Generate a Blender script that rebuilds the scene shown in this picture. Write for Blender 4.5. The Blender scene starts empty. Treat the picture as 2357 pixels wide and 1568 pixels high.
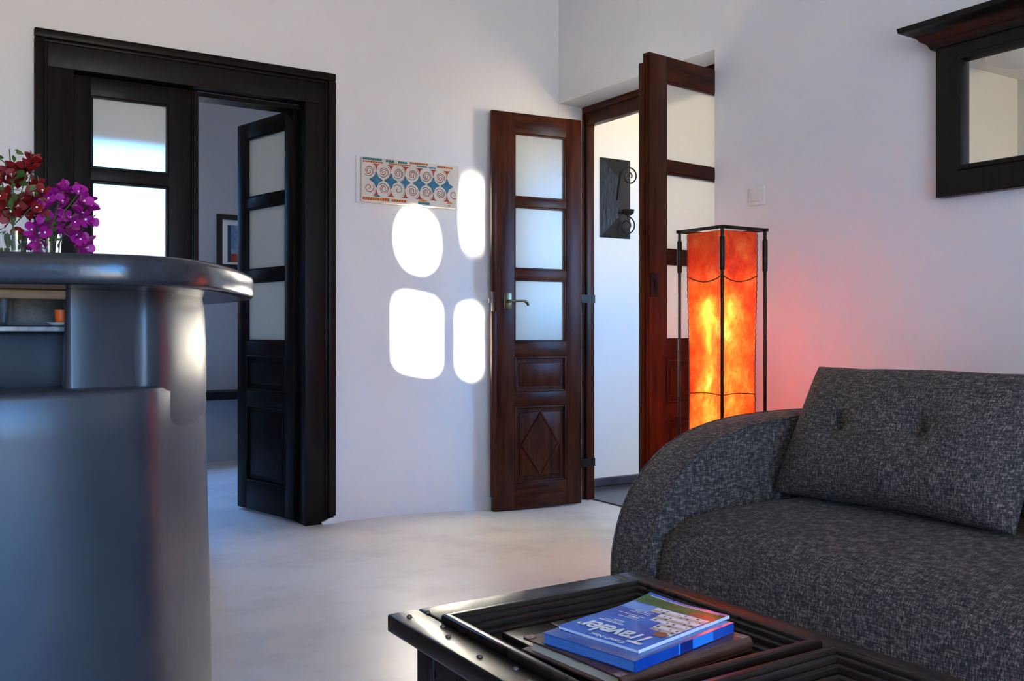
import bpy, bmesh, math, random
from mathutils import Vector, Matrix, noise
random.seed(7)
S = bpy.context.scene
COL = S.collection
PI = math.pi

# ---------------------------------------------------------------- camera, view
cam_d = bpy.data.cameras.new('camera')
cam = bpy.data.objects.new('camera', cam_d); COL.objects.link(cam)
cam.location = (0, 0, 0.9)
cam.rotation_euler = (PI/2, 0, math.radians(-32.615))
cam_d.sensor_width = 36; cam_d.lens = 33.1; cam_d.shift_y = -18/2357
cam_d.clip_start = 0.02
S.camera = cam
S.view_settings.view_transform = 'Standard'
S.view_settings.look = 'None'
S.view_settings.gamma = 1
S.view_settings.use_curve_mapping = False
S.view_settings.exposure = 0.0
S.cycles.sample_clamp_indirect = 0

# ---------------------------------------------------------------- world: blue sky over warm sunlit ground
W = bpy.data.worlds.new('world'); S.world = W; W.use_nodes = True
nt = W.node_tree; nt.nodes.clear()
wo = nt.nodes.new('ShaderNodeOutputWorld'); bg = nt.nodes.new('ShaderNodeBackground')
tc = nt.nodes.new('ShaderNodeTexCoord'); sx = nt.nodes.new('ShaderNodeSeparateXYZ')
rp = nt.nodes.new('ShaderNodeValToRGB'); mr = nt.nodes.new('ShaderNodeMapRange')
mr.inputs['From Min'].default_value = -1; mr.inputs['From Max'].default_value = 1
nt.links.new(tc.outputs['Generated'], sx.inputs[0]); nt.links.new(sx.outputs['Z'], mr.inputs['Value'])
nt.links.new(mr.outputs[0], rp.inputs[0]); nt.links.new(rp.outputs[0], bg.inputs[0]); nt.links.new(bg.outputs[0], wo.inputs[0])
e = rp.color_ramp.elements
e[0].position = 0.0; e[0].color = (0.48, 0.42, 0.27, 1)
e[1].position = 0.46; e[1].color = (0.76, 0.63, 0.42, 1)
for p, c in ((0.495, (0.80, 0.70, 0.48, 1)), (0.508, (0.20, 0.58, 1.18, 1)), (0.60, (0.12, 0.48, 1.18, 1)), (1.0, (0.12, 0.30, 0.9, 1))):
    k = e.new(p); k.color = c
bg.inputs[1].default_value = 24

# ---------------------------------------------------------------- the low sun
sd = bpy.data.lights.new('sun', 'SUN'); so = bpy.data.objects.new('sun', sd); COL.objects.link(so)
SUN = Vector((0.6, 1.0, -0.096)).normalized()
so.rotation_euler = SUN.to_track_quat('-Z', 'Y').to_euler()
so.location = (-6, -6, 4)
sd.energy = 155; sd.angle = math.radians(0.9); sd.color = (1.0, 0.94, 0.78)

def portal(name, loc, direction, w, h):
    l = bpy.data.lights.new(name, 'AREA'); o = bpy.data.objects.new(name, l); COL.objects.link(o)
    l.shape = 'RECTANGLE'; l.size = w; l.size_y = h
    l.cycles.is_portal = True
    o.location = loc
    z = -Vector(direction).normalized(); x = Vector((0, 0, 1)).cross(z).normalized(); y = z.cross(x)
    o.rotation_euler = Matrix((x, y, z)).transposed().to_euler()
BACKWIN = (-1.35, 0.85, 0.45, 2.25)      # x0 x1 z0 z1 in wall Y=-2.6
FARWIN = (0.86, 1.60, 0.95, 2.20)        # in wall Y=6.65
portal('window_portal', (-0.25, -3.46, 1.35), (0, 1, 0), 2.2, 1.8)
portal('window_portal', (1.23, 6.80, 1.575), (0, -1, 0), 0.74, 1.25)
portal('window_portal', (4.35, 1.58, 1.6), (0, 1, 0), 1.1, 1.2)
portal('window_portal', (-1.78, -2.25, 1.6), (1, 0, 0), 1.1, 1.6)

# ---------------------------------------------------------------- materials
MATS = {}
def mat(name, col=(0.8, 0.8, 0.8), rough=0.5, metal=0.0, spec=0.5, coat=0.0, coat_rough=0.1, var=None, scale=(1, 1, 1), nscale=5, detail=6,
        bump=0.0, bscale=None, bstretch=None, rvar=0.0, ramp=None, transmission=0.0, ior=1.45, emit=None, estr=0):
    if name in MATS: return MATS[name]
    m = bpy.data.materials.new(name); m.use_nodes = True; t = m.node_tree; b = t.nodes['Principled BSDF']
    b.inputs['Base Color'].default_value = (*col, 1); b.inputs['Roughness'].default_value = rough
    b.inputs['Metallic'].default_value = metal; b.inputs['Specular IOR Level'].default_value = spec
    b.inputs['Coat Weight'].default_value = coat; b.inputs['Coat Roughness'].default_value = coat_rough
    b.inputs['Transmission Weight'].default_value = transmission; b.inputs['IOR'].default_value = ior
    if emit: b.inputs['Emission Color'].default_value = (*emit, 1); b.inputs['Emission Strength'].default_value = estr
    co = t.nodes.new('ShaderNodeTexCoord')
    if var or ramp or rvar:
        mp = t.nodes.new('ShaderNodeMapping'); mp.inputs['Scale'].default_value = scale
        n = t.nodes.new('ShaderNodeTexNoise'); n.inputs['Scale'].default_value = nscale; n.inputs['Detail'].default_value = detail
        n.inputs['Roughness'].default_value = 0.6
        t.links.new(co.outputs['Object'], mp.inputs[0]); t.links.new(mp.outputs[0], n.inputs[0])
        if var or ramp:
            r = t.nodes.new('ShaderNodeValToRGB')
            stops = ramp if ramp else ((0.32, var), (0.68, col))
            r.color_ramp.elements[0].position = stops[0][0]; r.color_ramp.elements[0].color = (*stops[0][1], 1)
            r.color_ramp.elements[1].position = stops[-1][0]; r.color_ramp.elements[1].color = (*stops[-1][1], 1)
            for p, c in stops[1:-1]:
                k = r.color_ramp.elements.new(p); k.color = (*c, 1)
            t.links.new(n.outputs[0], r.inputs[0]); t.links.new(r.outputs[0], b.inputs['Base Color'])
        if rvar:
            q = t.nodes.new('ShaderNodeMapRange'); q.inputs['From Min'].default_value = 0.3; q.inputs['From Max'].default_value = 0.7
            q.inputs['To Min'].default_value = rough - rvar; q.inputs['To Max'].default_value = rough + rvar
            t.links.new(n.outputs[0], q.inputs[0]); t.links.new(q.outputs[0], b.inputs['Roughness'])
    if bump:
        mp2 = t.nodes.new('ShaderNodeMapping'); mp2.inputs['Scale'].default_value = bstretch or scale
        n2 = t.nodes.new('ShaderNodeTexNoise'); n2.inputs['Scale'].default_value = bscale or nscale * 2; n2.inputs['Detail'].default_value = 5
        bp = t.nodes.new('ShaderNodeBump'); bp.inputs['Strength'].default_value = 1.0; bp.inputs['Distance'].default_value = bump
        t.links.new(co.outputs['Object'], mp2.inputs[0]); t.links.new(mp2.outputs[0], n2.inputs[0])
        t.links.new(n2.outputs[0], bp.inputs['Height']); t.links.new(bp.outputs[0], b.inputs['Normal'])
    MATS[name] = m
    return m

plaster = mat('white_plaster', (0.86, 0.84, 0.81), 0.7, var=(0.80, 0.79, 0.77), nscale=1.3, bump=0.004, bscale=3.0, spec=0.3)
far_dimmed = mat('dimmed_plaster', (0.40, 0.42, 0.46), 0.7, var=(0.36, 0.38, 0.42), nscale=1.3, bump=0.004, bscale=3.0, spec=0.3)  # plaster darkened in colour to stand in for the far room's dimness
cement = mat('polished_cement', (0.70, 0.68, 0.65), 0.36, nscale=3.2, detail=4, spec=0.4,
             ramp=((0.25, (0.57, 0.55, 0.52)), (0.5, (0.72, 0.70, 0.67)), (0.75, (0.78, 0.76, 0.73))), bump=0.0003, bscale=4)
dark_floor = mat('dark_cement', (0.06, 0.065, 0.09), 0.25, var=(0.035, 0.035, 0.05), nscale=6)
WOODG = dict(nscale=9, detail=8)
def wood(name, dark, light, rough, vertical='z', coat=0.35):
    sc = {'z': (7, 7, 0.6), 'x': (0.6, 7, 7), 'y': (7, 0.6, 7)}[vertical]
    return mat(name, light, rough, var=dark, scale=sc, nscale=5, detail=8, coat=coat, coat_rough=0.25, rvar=0.08, bump=0.0006, bscale=12, spec=0.16)
ebony = {k: wood('near_black_wood_' + k, (0.003, 0.002, 0.0015), (0.011, 0.006, 0.004), 0.42, k, 0.04) for k in 'xyz'}
mahog = {k: wood('red_brown_wood_' + k, (0.016, 0.0035, 0.0012), (0.085, 0.017, 0.004), 0.38, k, 0.05) for k in 'xyz'}
tablew = {k: wood('old_door_wood_' + k, (0.005, 0.003, 0.002), (0.024, 0.013, 0.008), 0.32, k, 0.25) for k in 'xyz'}
black_wood = wood('black_stained_wood', (0.004, 0.003, 0.003), (0.013, 0.010, 0.008), 0.4, 'z', 0.15)
bar_cement = mat('dark_burnished_cement', (0.12, 0.115, 0.12), 0.32, nscale=2.5, detail=3, scale=(1, 1, 0.45), spec=0.45,
                 ramp=((0.2, (0.018, 0.019, 0.024)), (0.5, (0.034, 0.035, 0.042)), (0.8, (0.062, 0.060, 0.062))), bump=0.0022, bscale=7, bstretch=(1, 1, 0.25),
                 coat=0.14, coat_rough=0.3)
bar_slab = mat('dark_waxed_cement', (0.030, 0.031, 0.037), 0.22, var=(0.012, 0.013, 0.017), nscale=6, spec=0.5, coat=0.08, coat_rough=0.12, bump=0.002, bscale=11)
iron = mat('dark_iron', (0.035, 0.028, 0.022), 0.42, metal=0.75, var=(0.012, 0.010, 0.009), nscale=30)
black_iron = mat('hammered_black_iron', (0.008, 0.008, 0.009), 0.42, spec=0.35, bump=0.004, bscale=60, bstretch=(1, 1, 0.35))
brass = mat('aged_brass', (0.25, 0.19, 0.09), 0.3, metal=1.0, var=(0.12, 0.09, 0.05), nscale=40)
steel = mat('lock_steel', (0.32, 0.28, 0.27), 0.35, metal=1.0)
switch_m = mat('switch_plastic', (0.80, 0.77, 0.70), 0.3)
glass_m = mat('clear_glass', (1, 1, 1), 0.02, transmission=1.0, ior=1.45)
mirror_m = mat('mirror_glass', (0.88, 0.90, 0.86), 0.01, metal=1.0)
paper = mat('cream_paper', (0.80, 0.76, 0.60), 0.7, var=(0.7, 0.66, 0.5), scale=(1, 1, 30), nscale=20)
leather = mat('brown_leather', (0.12, 0.048, 0.028), 0.38, var=(0.07, 0.028, 0.017), nscale=14, bump=0.001, bscale=150, coat=0.2, coat_rough=0.3)
worn = mat('worn_leather_corner', (0.45, 0.33, 0.30), 0.6, var=(0.2, 0.1, 0.08), nscale=90)

def frosted(name, rough, trans):
    m = bpy.data.materials.new(name); m.use_nodes = True; t = m.node_tree; t.nodes.clear()
    out = t.nodes.new('ShaderNodeOutputMaterial')
    rf = t.nodes.new('ShaderNodeBsdfRefraction'); rf.inputs['Roughness'].default_value = rough; rf.inputs['IOR'].default_value = 1.08
    rf.inputs['Color'].default_value = (1.0, 0.98, 0.91, 1)
    df = t.nodes.new('ShaderNodeBsdfDiffuse'); df.inputs['Color'].default_value = (0.93, 0.90, 0.80, 1)
    tl = t.nodes.new('ShaderNodeBsdfTranslucent'); tl.inputs['Color'].default_value = (0.95, 0.93, 0.84, 1)
    gl = t.nodes.new('ShaderNodeBsdfGlossy'); gl.inputs['Roughness'].default_value = 0.25
    a = t.nodes.new('ShaderNodeMixShader'); a.inputs[0].default_value = 0.42
    b = t.nodes.new('ShaderNodeMixShader'); b.inputs[0].default_value = trans
    c = t.nodes.new('ShaderNodeMixShader'); c.inputs[0].default_value = 0.05
    t.links.new(df.outputs[0], a.inputs[1]); t.links.new(tl.outputs[0], a.inputs[2])
    t.links.new(a.outputs[0], b.inputs[1]); t.links.new(rf.outputs[0], b.inputs[2])
    t.links.new(b.outputs[0], c.inputs[1]); t.links.new(gl.outputs[0], c.inputs[2])
    t.links.new(c.outputs[0], out.inputs[0])
    return m
frost = frosted('frosted_glass', 0.35, 0.5)

def fabric_mat():
    m = bpy.data.materials.new('charcoal_melange_fabric'); m.use_nodes = True; t = m.node_tree; b = t.nodes['Principled BSDF']
    co = t.nodes.new('ShaderNodeTexCoord')
    ns = []
    for sc in ((44, 50, 330), (330, 340, 42), (50, 330, 105)):
        mp = t.nodes.new('ShaderNodeMapping'); mp.inputs['Scale'].default_value = sc
        n = t.nodes.new('ShaderNodeTexNoise'); n.inputs['Scale'].default_value = 1.0; n.inputs['Detail'].default_value = 2.5
        t.links.new(co.outputs['Object'], mp.inputs[0]); t.links.new(mp.outputs[0], n.inputs[0]); ns.append(n)
    a = t.nodes.new('ShaderNodeMath'); a.operation = 'ADD'; t.links.new(ns[0].outputs[0], a.inputs[0]); t.links.new(ns[1].outputs[0], a.inputs[1])
    a2 = t.nodes.new('ShaderNodeMath'); a2.operation = 'ADD'; t.links.new(a.outputs[0], a2.inputs[0]); t.links.new(ns[2].outputs[0], a2.inputs[1])
    d = t.nodes.new('ShaderNodeMath'); d.operation = 'DIVIDE'; d.inputs[1].default_value = 3; t.links.new(a2.outputs[0], d.inputs[0])
    r = t.nodes.new('ShaderNodeValToRGB'); el = r.color_ramp.elements
    el[0].position = 0.36; el[0].color = (0.012, 0.012, 0.016, 1); el[1].position = 0.66; el[1].color = (0.31, 0.245, 0.20, 1)
    k = el.new(0.5); k.color = (0.064, 0.052, 0.047, 1)
    t.links.new(d.outputs[0], r.inputs[0]); t.links.new(r.outputs[0], b.inputs['Base Color'])
    b.inputs['Roughness'].default_value = 0.85; b.inputs['Specular IOR Level'].default_value = 0.2
    b.inputs['Sheen Weight'].default_value = 0.03; b.inputs['Sheen Roughness'].default_value = 0.4
    bp = t.nodes.new('ShaderNodeBump'); bp.inputs['Distance'].default_value = 0.001
    t.links.new(d.outputs[0], bp.inputs['Height']); t.links.new(bp.outputs[0], b.inputs['Normal'])
    return m
fabric = fabric_mat()

def shade_mat():
    m = bpy.data.materials.new('orange_parchment'); m.use_nodes = True; t = m.node_tree; t.nodes.clear()
    out = t.nodes.new('ShaderNodeOutputMaterial'); co = t.nodes.new('ShaderNodeTexCoord')
    mp = t.nodes.new('ShaderNodeMapping'); mp.inputs['Scale'].default_value = (1, 1, 0.75)
    n = t.nodes.new('ShaderNodeTexNoise'); n.inputs['Scale'].default_value = 14; n.inputs['Detail'].default_value = 9; n.inputs['Roughness'].default_value = 0.72
    n.inputs['Distortion'].default_value = 0.25
    t.links.new(co.outputs['Object'], mp.inputs[0]); t.links.new(mp.outputs[0], n.inputs[0])
    r = t.nodes.new('ShaderNodeValToRGB'); el = r.color_ramp.elements
    el[0].position = 0.34; el[0].color = (0.62, 0.045, 0.010, 1); el[1].position = 0.70; el[1].color = (0.97, 0.42, 0.12, 1)
    k = el.new(0.46); k.color = (0.88, 0.10, 0.015, 1); k = el.new(0.57); k.color = (0.93, 0.19, 0.03, 1)
    t.links.new(n.outputs[0], r.inputs[0])
    df = t.nodes.new('ShaderNodeBsdfDiffuse'); tl = t.nodes.new('ShaderNodeBsdfTranslucent')
    t.links.new(r.outputs[0], df.inputs[0]); t.links.new(r.outputs[0], tl.inputs[0])
    mx = t.nodes.new('ShaderNodeMixShader'); mx.inputs[0].default_value = 0.6
    t.links.new(df.outputs[0], mx.inputs[1]); t.links.new(tl.outputs[0], mx.inputs[2])
    gl = t.nodes.new('ShaderNodeBsdfGlossy'); gl.inputs['Roughness'].default_value = 0.35
    m2 = t.nodes.new('ShaderNodeMixShader'); m2.inputs[0].default_value = 0.04
    t.links.new(mx.outputs[0], m2.inputs[1]); t.links.new(gl.outputs[0], m2.inputs[2]); t.links.new(m2.outputs[0], out.inputs[0])
    return m
parchment = shade_mat()

# ---------------------------------------------------------------- mesh helpers (all coordinates are world coordinates)
def root_matrix(o):
    while o.parent: o = o.parent
    return Matrix.Translation(o.location) @ o.rotation_euler.to_matrix().to_4x4()
def obj(name, bm, m, parent=None, smooth=False, label=None):
    me = bpy.data.meshes.new(name)
    if parent: bm.transform(root_matrix(parent).inverted())
    bmesh.ops.recalc_face_normals(bm, faces=bm.faces)
    bm.to_mesh(me); bm.free()
    for k in (m if isinstance(m, (list, tuple)) else [m]): me.materials.append(k)
    if smooth:
        for p in me.polygons: p.use_smooth = True
        try: me.set_sharp_from_angle(angle=math.radians(smooth if smooth > 1 else 40))
        except Exception: pass
    o = bpy.data.objects.new(name, me); COL.objects.link(o)
    if parent: o.parent = parent
    if label: o['label'] = label
    return o
def tag(o, label, cat, group=None):
    o['label'] = label; o['category'] = cat
    if group: o['group'] = group
    return o
def thing(name, label, cat, loc, rz=0, group=None):
    o = bpy.data.objects.new(name, None); COL.objects.link(o)
    o.location = loc; o.rotation_euler = (0, 0, rz); o.empty_display_size = 0.05
    return tag(o, label, cat, group)
def struct(o): o['kind'] = 'structure'; return o
def box(bm, x0, x1, y0, y1, z0, z1, bev=0.0, mi=0, M=None, seg=2):
    r = bmesh.ops.create_cube(bm, size=1)
    vs = r['verts']
    bmesh.ops.scale(bm, vec=(x1-x0, y1-y0, z1-z0), verts=vs)
    bmesh.ops.translate(bm, vec=((x0+x1)/2, (y0+y1)/2, (z0+z1)/2), verts=vs)
    fs = set(f for v in vs for f in v.link_faces)
    if bev:
        es = list(set(e for v in vs for e in v.link_edges))
        r2 = bmesh.ops.bevel(bm, geom=es, offset=bev, segments=seg, affect='EDGES', profile=0.5)
        vs = list(set(v for f in r2['faces'] for v in f.verts) | set(v for v in vs if v.is_valid))
        fs = set(f for v in vs for f in v.link_faces)
    for f in fs: f.material_index = mi
    if M: bmesh.ops.transform(bm, matrix=M, verts=list(set(v for f in fs for v in f.verts)))
    return vs
def prism(bm, pts, axis, a, b, mi=0, M=None):
    """pts: 2D polygon; axis: 'z' -> pts are (x,y); 'y' -> (x,z); 'x' -> (y,z)"""
    def P(p, t):
        return {'z': (p[0], p[1], t), 'y': (p[0], t, p[1]), 'x': (t, p[0], p[1])}[axis]
    A = [bm.verts.new(P(p, a)) for p in pts]; B = [bm.verts.new(P(p, b)) for p in pts]
    n = len(pts); fs = [bm.faces.new(A), bm.faces.new(B[::-1])]
    for i in range(n): fs.append(bm.faces.new((A[i], A[(i+1) % n], B[(i+1) % n], B[i])))
    for f in fs: f.material_index = mi
    if M: bmesh.ops.transform(bm, matrix=M, verts=A+B)
    return A, B
def tube(bm, pts, r, n=8, mi=0, cap=True):
    """tube along points; r scalar or list"""
    P = [Vector(p) for p in pts]; rings = []; prev = None
    for i, p in enumerate(P):
        d = (P[min(i+1, len(P)-1)] - P[max(i-1, 0)]).normalized()
        if prev is None:
            u = d.orthogonal().normalized()
        else:
            u = (prev - d * prev.dot(d))
            u = u.normalized() if u.length > 1e-6 else d.orthogonal().normalized()
        prev = u; v = d.cross(u); rr = r[i] if isinstance(r, (list, tuple)) else r
        rings.append([bm.verts.new(p + (u*math.cos(2*PI*k/n) + v*math.sin(2*PI*k/n))*rr) for k in range(n)])
    for a, b in zip(rings, rings[1:]):
        for k in range(n):
            f = bm.faces.new((a[k], a[(k+1) % n], b[(k+1) % n], b[k])); f.material_index = mi
    if cap:
        for q in (rings[0][::-1], rings[-1]):
            f = bm.faces.new(q); f.material_index = mi
def lathe(bm, prof, c, n=28, mi=0):
    """prof: list of (r,z), closed at r=0 when given"""
    rings = []
    for r, z in prof:
        if r < 1e-6: rings.append([bm.verts.new((c[0], c[1], c[2]+z))])
        else: rings.append([bm.verts.new((c[0]+r*math.cos(2*PI*k/n), c[1]+r*math.sin(2*PI*k/n), c[2]+z)) for k in range(n)])
    for a, b in zip(rings, rings[1:]):
        for k in range(n):
            if len(a) == 1 and len(b) == 1: continue
            if len(a) == 1: f = bm.faces.new((a[0], b[k], b[(k+1) % n]))
            elif len(b) == 1: f = bm.faces.new((a[k], a[(k+1) % n], b[0]))
            else: f = bm.faces.new((a[k], a[(k+1) % n], b[(k+1) % n], b[k]))
            f.material_index = mi
def wallbm(axis, pos, th, a0, a1, z0, z1, holes=()):
    """wall slab; axis 'x' means plane X=pos (a = Y); thickness towards +axis; holes: list of polygons of (a, z)"""
    bm = bmesh.new()
    P = (lambda a, z: (pos, a, z)) if axis == 'x' else (lambda a, z: (a, pos, z))
    loops = [[(a0, z0), (a1, z0), (a1, z1), (a0, z1)]] + [list(h) for h in holes]
    es = []
    for lp in loops:
        vs = [bm.verts.new(P(*p)) for p in lp]
        es += [bm.edges.new((vs[i], vs[(i+1) % len(vs)])) for i in range(len(vs))]
    bmesh.ops.triangle_fill(bm, edges=es, use_beauty=True, use_dissolve=False)
    r = bmesh.ops.extrude_face_region(bm, geom=list(bm.faces))
    bmesh.ops.translate(bm, vec=((th, 0, 0) if axis == 'x' else (0, th, 0)), verts=[g for g in r['geom'] if isinstance(g, bmesh.types.BMVert)])
    return bm
def rect(a0, a1, z0, z1): return [(a0, z0), (a1, z0), (a1, z1), (a0, z1)]
def smooth_pts(pts, it=2, closed=False):
    for _ in range(it):
        q = []; n = len(pts)
        rng = range(n if closed else n-1)
        if not closed: q.append(pts[0])
        for i in rng:
            a, b = Vector(pts[i]), Vector(pts[(i+1) % n])
            q += [tuple(a*0.75+b*0.25), tuple(a*0.25+b*0.75)]
        if not closed: q.append(pts[-1])
        pts = q
    return pts

# ---------------------------------------------------------------- room shell
YA, XB, XF = 4.215, 3.0, 3.17
CEIL = 2.95
def sstep(t): t = max(0, min(1, t)); return t*t*(3-2*t)
def floor_z(x, y):   # the old floor sinks a little towards the hall doorway
    return -0.030 * sstep((x - 2.0)/0.75) * sstep((y - 2.9)/0.9)
bm = bmesh.new()
nx, ny = 60, 100; x0, x1, y0, y1 = -1.6, 3.205, -3.3, 6.7
G = [[bm.verts.new((x0+(x1-x0)*i/nx, y0+(y1-y0)*j/ny, floor_z(x0+(x1-x0)*i/nx, y0+(y1-y0)*j/ny))) for j in range(ny+1)] for i in range(nx+1)]
for i in range(nx):
    for j in range(ny): bm.faces.new((G[i][j], G[i+1][j], G[i+1][j+1], G[i][j+1]))
struct(obj('floor', bm, cement, smooth=True))
bm = bmesh.new(); box(bm, 3.2, 5.2, 1.7, 4.6, -0.12, -0.022)
struct(obj('floor_hall', bm, dark_floor))
bm = bmesh.new(); box(bm, -1.75, 5.3, -3.5, 6.9, CEIL, CEIL+0.15)
struct(obj('ceiling', bm, plaster))
# wall A (back wall with the wide doorway)
bm = wallbm('y', YA, 0.19, -1.6, 3.22, -0.06, CEIL, [rect(0.50, 1.61, -0.03, 2.04)])
struct(obj('wall_back', bm, plaster, smooth=30))
# wall B: hall doorway recess; full thickness X 3.0..3.25
bm = wallbm('x', XB, 0.225, -3.3, YA+0.02, -0.06, CEIL, [rect(3.025, YA-0.001, -0.055, 2.155)])
struct(obj('wall_right', bm, plaster, smooth=30))
# left wall opening, masked by an added panel whose holes shape the sun patches
SHP = []
def back_trace(x, z):
    t = (x + 1.6) / SUN.x
    return (YA - SUN.y*t, z - SUN.z*t)
def rrect(x0, x1, zt, zb, r=0.035):
    out = []
    for cx, cz, a0 in ((x1-r, zt-r, 0), (x0+r, zt-r, 90), (x0+r, zb+r, 180), (x1-r, zb+r, 270)):
        for k in range(5):
            a = math.radians(a0 + k*22.5); out.append((cx+r*math.cos(a), cz+r*math.sin(a)))
    return out
def oval(x0, x1, zb, zt, flat=0.0):
    out = []
    for k in range(24):
        a = 2*PI*k/24; s = math.sin(a); c = math.cos(a)
        out.append(((x0+x1)/2 + (x1-x0)/2*abs(c)**0.8*(1 if c > 0 else -1), (zb+zt)/2 + (zt-zb)/2*s))
    return out
patches = [rrect(2.032, 2.226, 1.075, 0.745), rrect(2.396, 2.520, 1.025, 0.70), oval(2.045, 2.218, 1.245, 1.50), oval(2.418, 2.512, 1.32, 1.72)]
holes = []
for pt in patches:
    pl = [back_trace(x, z + (0.0)) for x, z in pt]
    # mask holes get level heads: undo the drift the sun's slope gives across the width
    ys = [p[0] for p in pl]; ym = max(ys)
    base = pt[0][0]; xm = min(q[0] for q in pt)
    pl = [back_trace(x, z - (x - xm)*0.0)[0:2] for x, z in pt]
    zc = [(y, z + SUN.z/SUN.x*(x-xm)) for (y, z), (x, _) in zip(pl, pt)]
    holes.append(zc)
bm = wallbm('x', -1.75, 0.15, -3.3, YA+0.1, -0.06, CEIL, [rect(-2.80, -1.70, 0.80, 2.40)])
struct(obj('wall_left', bm, plaster))
bm = wallbm('x', -1.6, 0.012, -2.83, -1.67, 0.77, 2.43, holes)  # unseen mask added to cut the sunlight into patches
struct(obj('window_mask_panel', bm, ebony['z'])).name = 'window_sun_mask'
# wall behind the camera with a wide window
bm = wallbm('y', -3.45, 0.15, -1.75, 3.25, -0.06, CEIL, [rect(*BACKWIN)])
struct(obj('wall_front', bm, plaster))
bm = bmesh.new()
bx0, bx1, bz0, bz1 = BACKWIN
for a, b, c, d in ((bx0, bx0+.06, bz0, bz1), (bx1-.06, bx1, bz0, bz1), (bx0, bx1, bz0, bz0+.06), (bx0, bx1, bz1-.06, bz1), (-.28, -.22, bz0, bz1)):
    box(bm, a, b, -3.42, -3.36, c, d)
struct(obj('window_2', bm, ebony['z']))
bm = bmesh.new(); box(bm, -1.95, -1.80, -9.6, -3.46, -0.3, 3.2)  # unseen wall added outside to keep sun out of the back window
struct(obj('wall_sun_block', bm, plaster))
bm = bmesh.new(); box(bm, -5, 7, 9.6, 9.8, -0.3, 2.25)  # added outside the far window as a bright backdrop for the frosted panes
struct(obj('wall_bounce', bm, mat('grey_render', (0.66, 0.64, 0.60), 0.8, var=(0.58, 0.56, 0.53), nscale=2)))
# room beyond the wide doorway
bm = wallbm('y', 6.65, 0.15, -1.75, 3.4, -0.06, CEIL, [rect(*FARWIN)])
struct(obj('wall_far_room', bm, far_dimmed))
bm = bmesh.new(); box(bm, -1.75, -1.60, YA+0.1, 6.66, -0.06, CEIL)
struct(obj('wall_far_room_left', bm, far_dimmed))
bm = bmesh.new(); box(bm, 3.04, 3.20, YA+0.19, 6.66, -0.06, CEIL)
struct(obj('wall_far_room_side', bm, far_dimmed))
bm = bmesh.new()
fx0, fx1, fz0, fz1 = FARWIN
for a, b, c, d in ((fx0, fx0+.04, fz0, fz1), (fx1-.04, fx1, fz0, fz1), (fx0, fx1, fz0, fz0+.04), (fx0, fx1, fz1-.04, fz1)):
    box(bm, a, b, 6.70, 6.74, c, d)
struct(obj('window_3', bm, ebony['z']))
# hall
YH = 4.488
bm = bmesh.new(); box(bm, 3.20, 5.3, YH, YH+0.16, -0.06, CEIL)
struct(obj('wall_hall', bm, plaster, smooth=30))
bm = bmesh.new(); box(bm, 5.15, 5.3, 1.6, YH, -0.06, CEIL)
struct(obj('wall_hall_end', bm, plaster))
bm = wallbm('y', 1.6, 0.12, 3.225, 5.3, -0.06, CEIL, [rect(3.8, 4.9, 1.0, 2.2)])
struct(obj('wall_hall_side', bm, plaster))
bm = bmesh.new(); box(bm, 3.225, 5.15, YH-0.022, YH, -0.022, 0.028, 0.006)
struct(obj('baseboard_hall', bm, dark_floor))
# bench ledge in the far room
bm = bmesh.new(); box(bm, 1.0, 3.13, 6.42, 6.65, 0.445, 0.50, 0.004)
tag(obj('wall_ledge', bm, ebony['x']), 'dark wooden ledge along the far wall of the room beyond the wide doorway', 'ledge')

# ---------------------------------------------------------------- wide doorway casing (door 1) and its two leaves
def casing_profile(bm, x0, x1, z1, w, y_front, y_back, molding, M=None):
    for a, b, c, d in ((x0, x0+w, 0.0, z1-w), (x1-w, x1, 0.0, z1-w), (x0, x1, z1-w, z1)):
        box(bm, a, b, y_front, y_back, c, d, 0.002, M=M)
    mo, mz = 0.018, 0.022
    if molding:
        for a, b, c, d in ((x0-0.004, x0+molding, 0.037, z1-molding), (x1-molding, x1+0.004, 0.037, z1-molding), (x0-0.004, x1+0.004, z1-molding, z1+0.004)):
            box(bm, a, b, y_front-mo, y_front+0.01, c, d, 0.006, M=M)
        m2 = molding + 0.014
        for a, b, c, d in ((x0+molding, x0+m2, 0.04, z1-m2), (x1-m2, x1-molding, 0.04, z1-m2), (x0+molding, x1-molding, z1-m2, z1-molding)):
            box(bm, a, b, y_front-mo*0.45, y_front+0.005, c, d, 0.003, M=M)
bm = bmesh.new()
casing_profile(bm, 0.423, 1.691, 2.117, 0.142, YA-0.012, YA+0.075, 0.032)
# stop rebates
for a, b, c, d in ((0.555, 0.575, 0, 1.975), (1.55, 1.565, 0, 1.975), (0.56, 1.56, 1.955, 1.975)):
    box(bm, a, b, YA+0.078, YA+0.185, c, d)
struct(obj('door_1', bm, ebony['z'], smooth=30))
bm = bmesh.new()
for k in range(7):
    box(bm, 1.625+k*0.010, 1.645+k*0.010, YA-0.03-0.002*random.random(), YA-0.013, 0, 0.014+0.003*k+random.random()*0.006, 0.004)
struct(obj('trim_1', bm, plaster, smooth=True))

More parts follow.
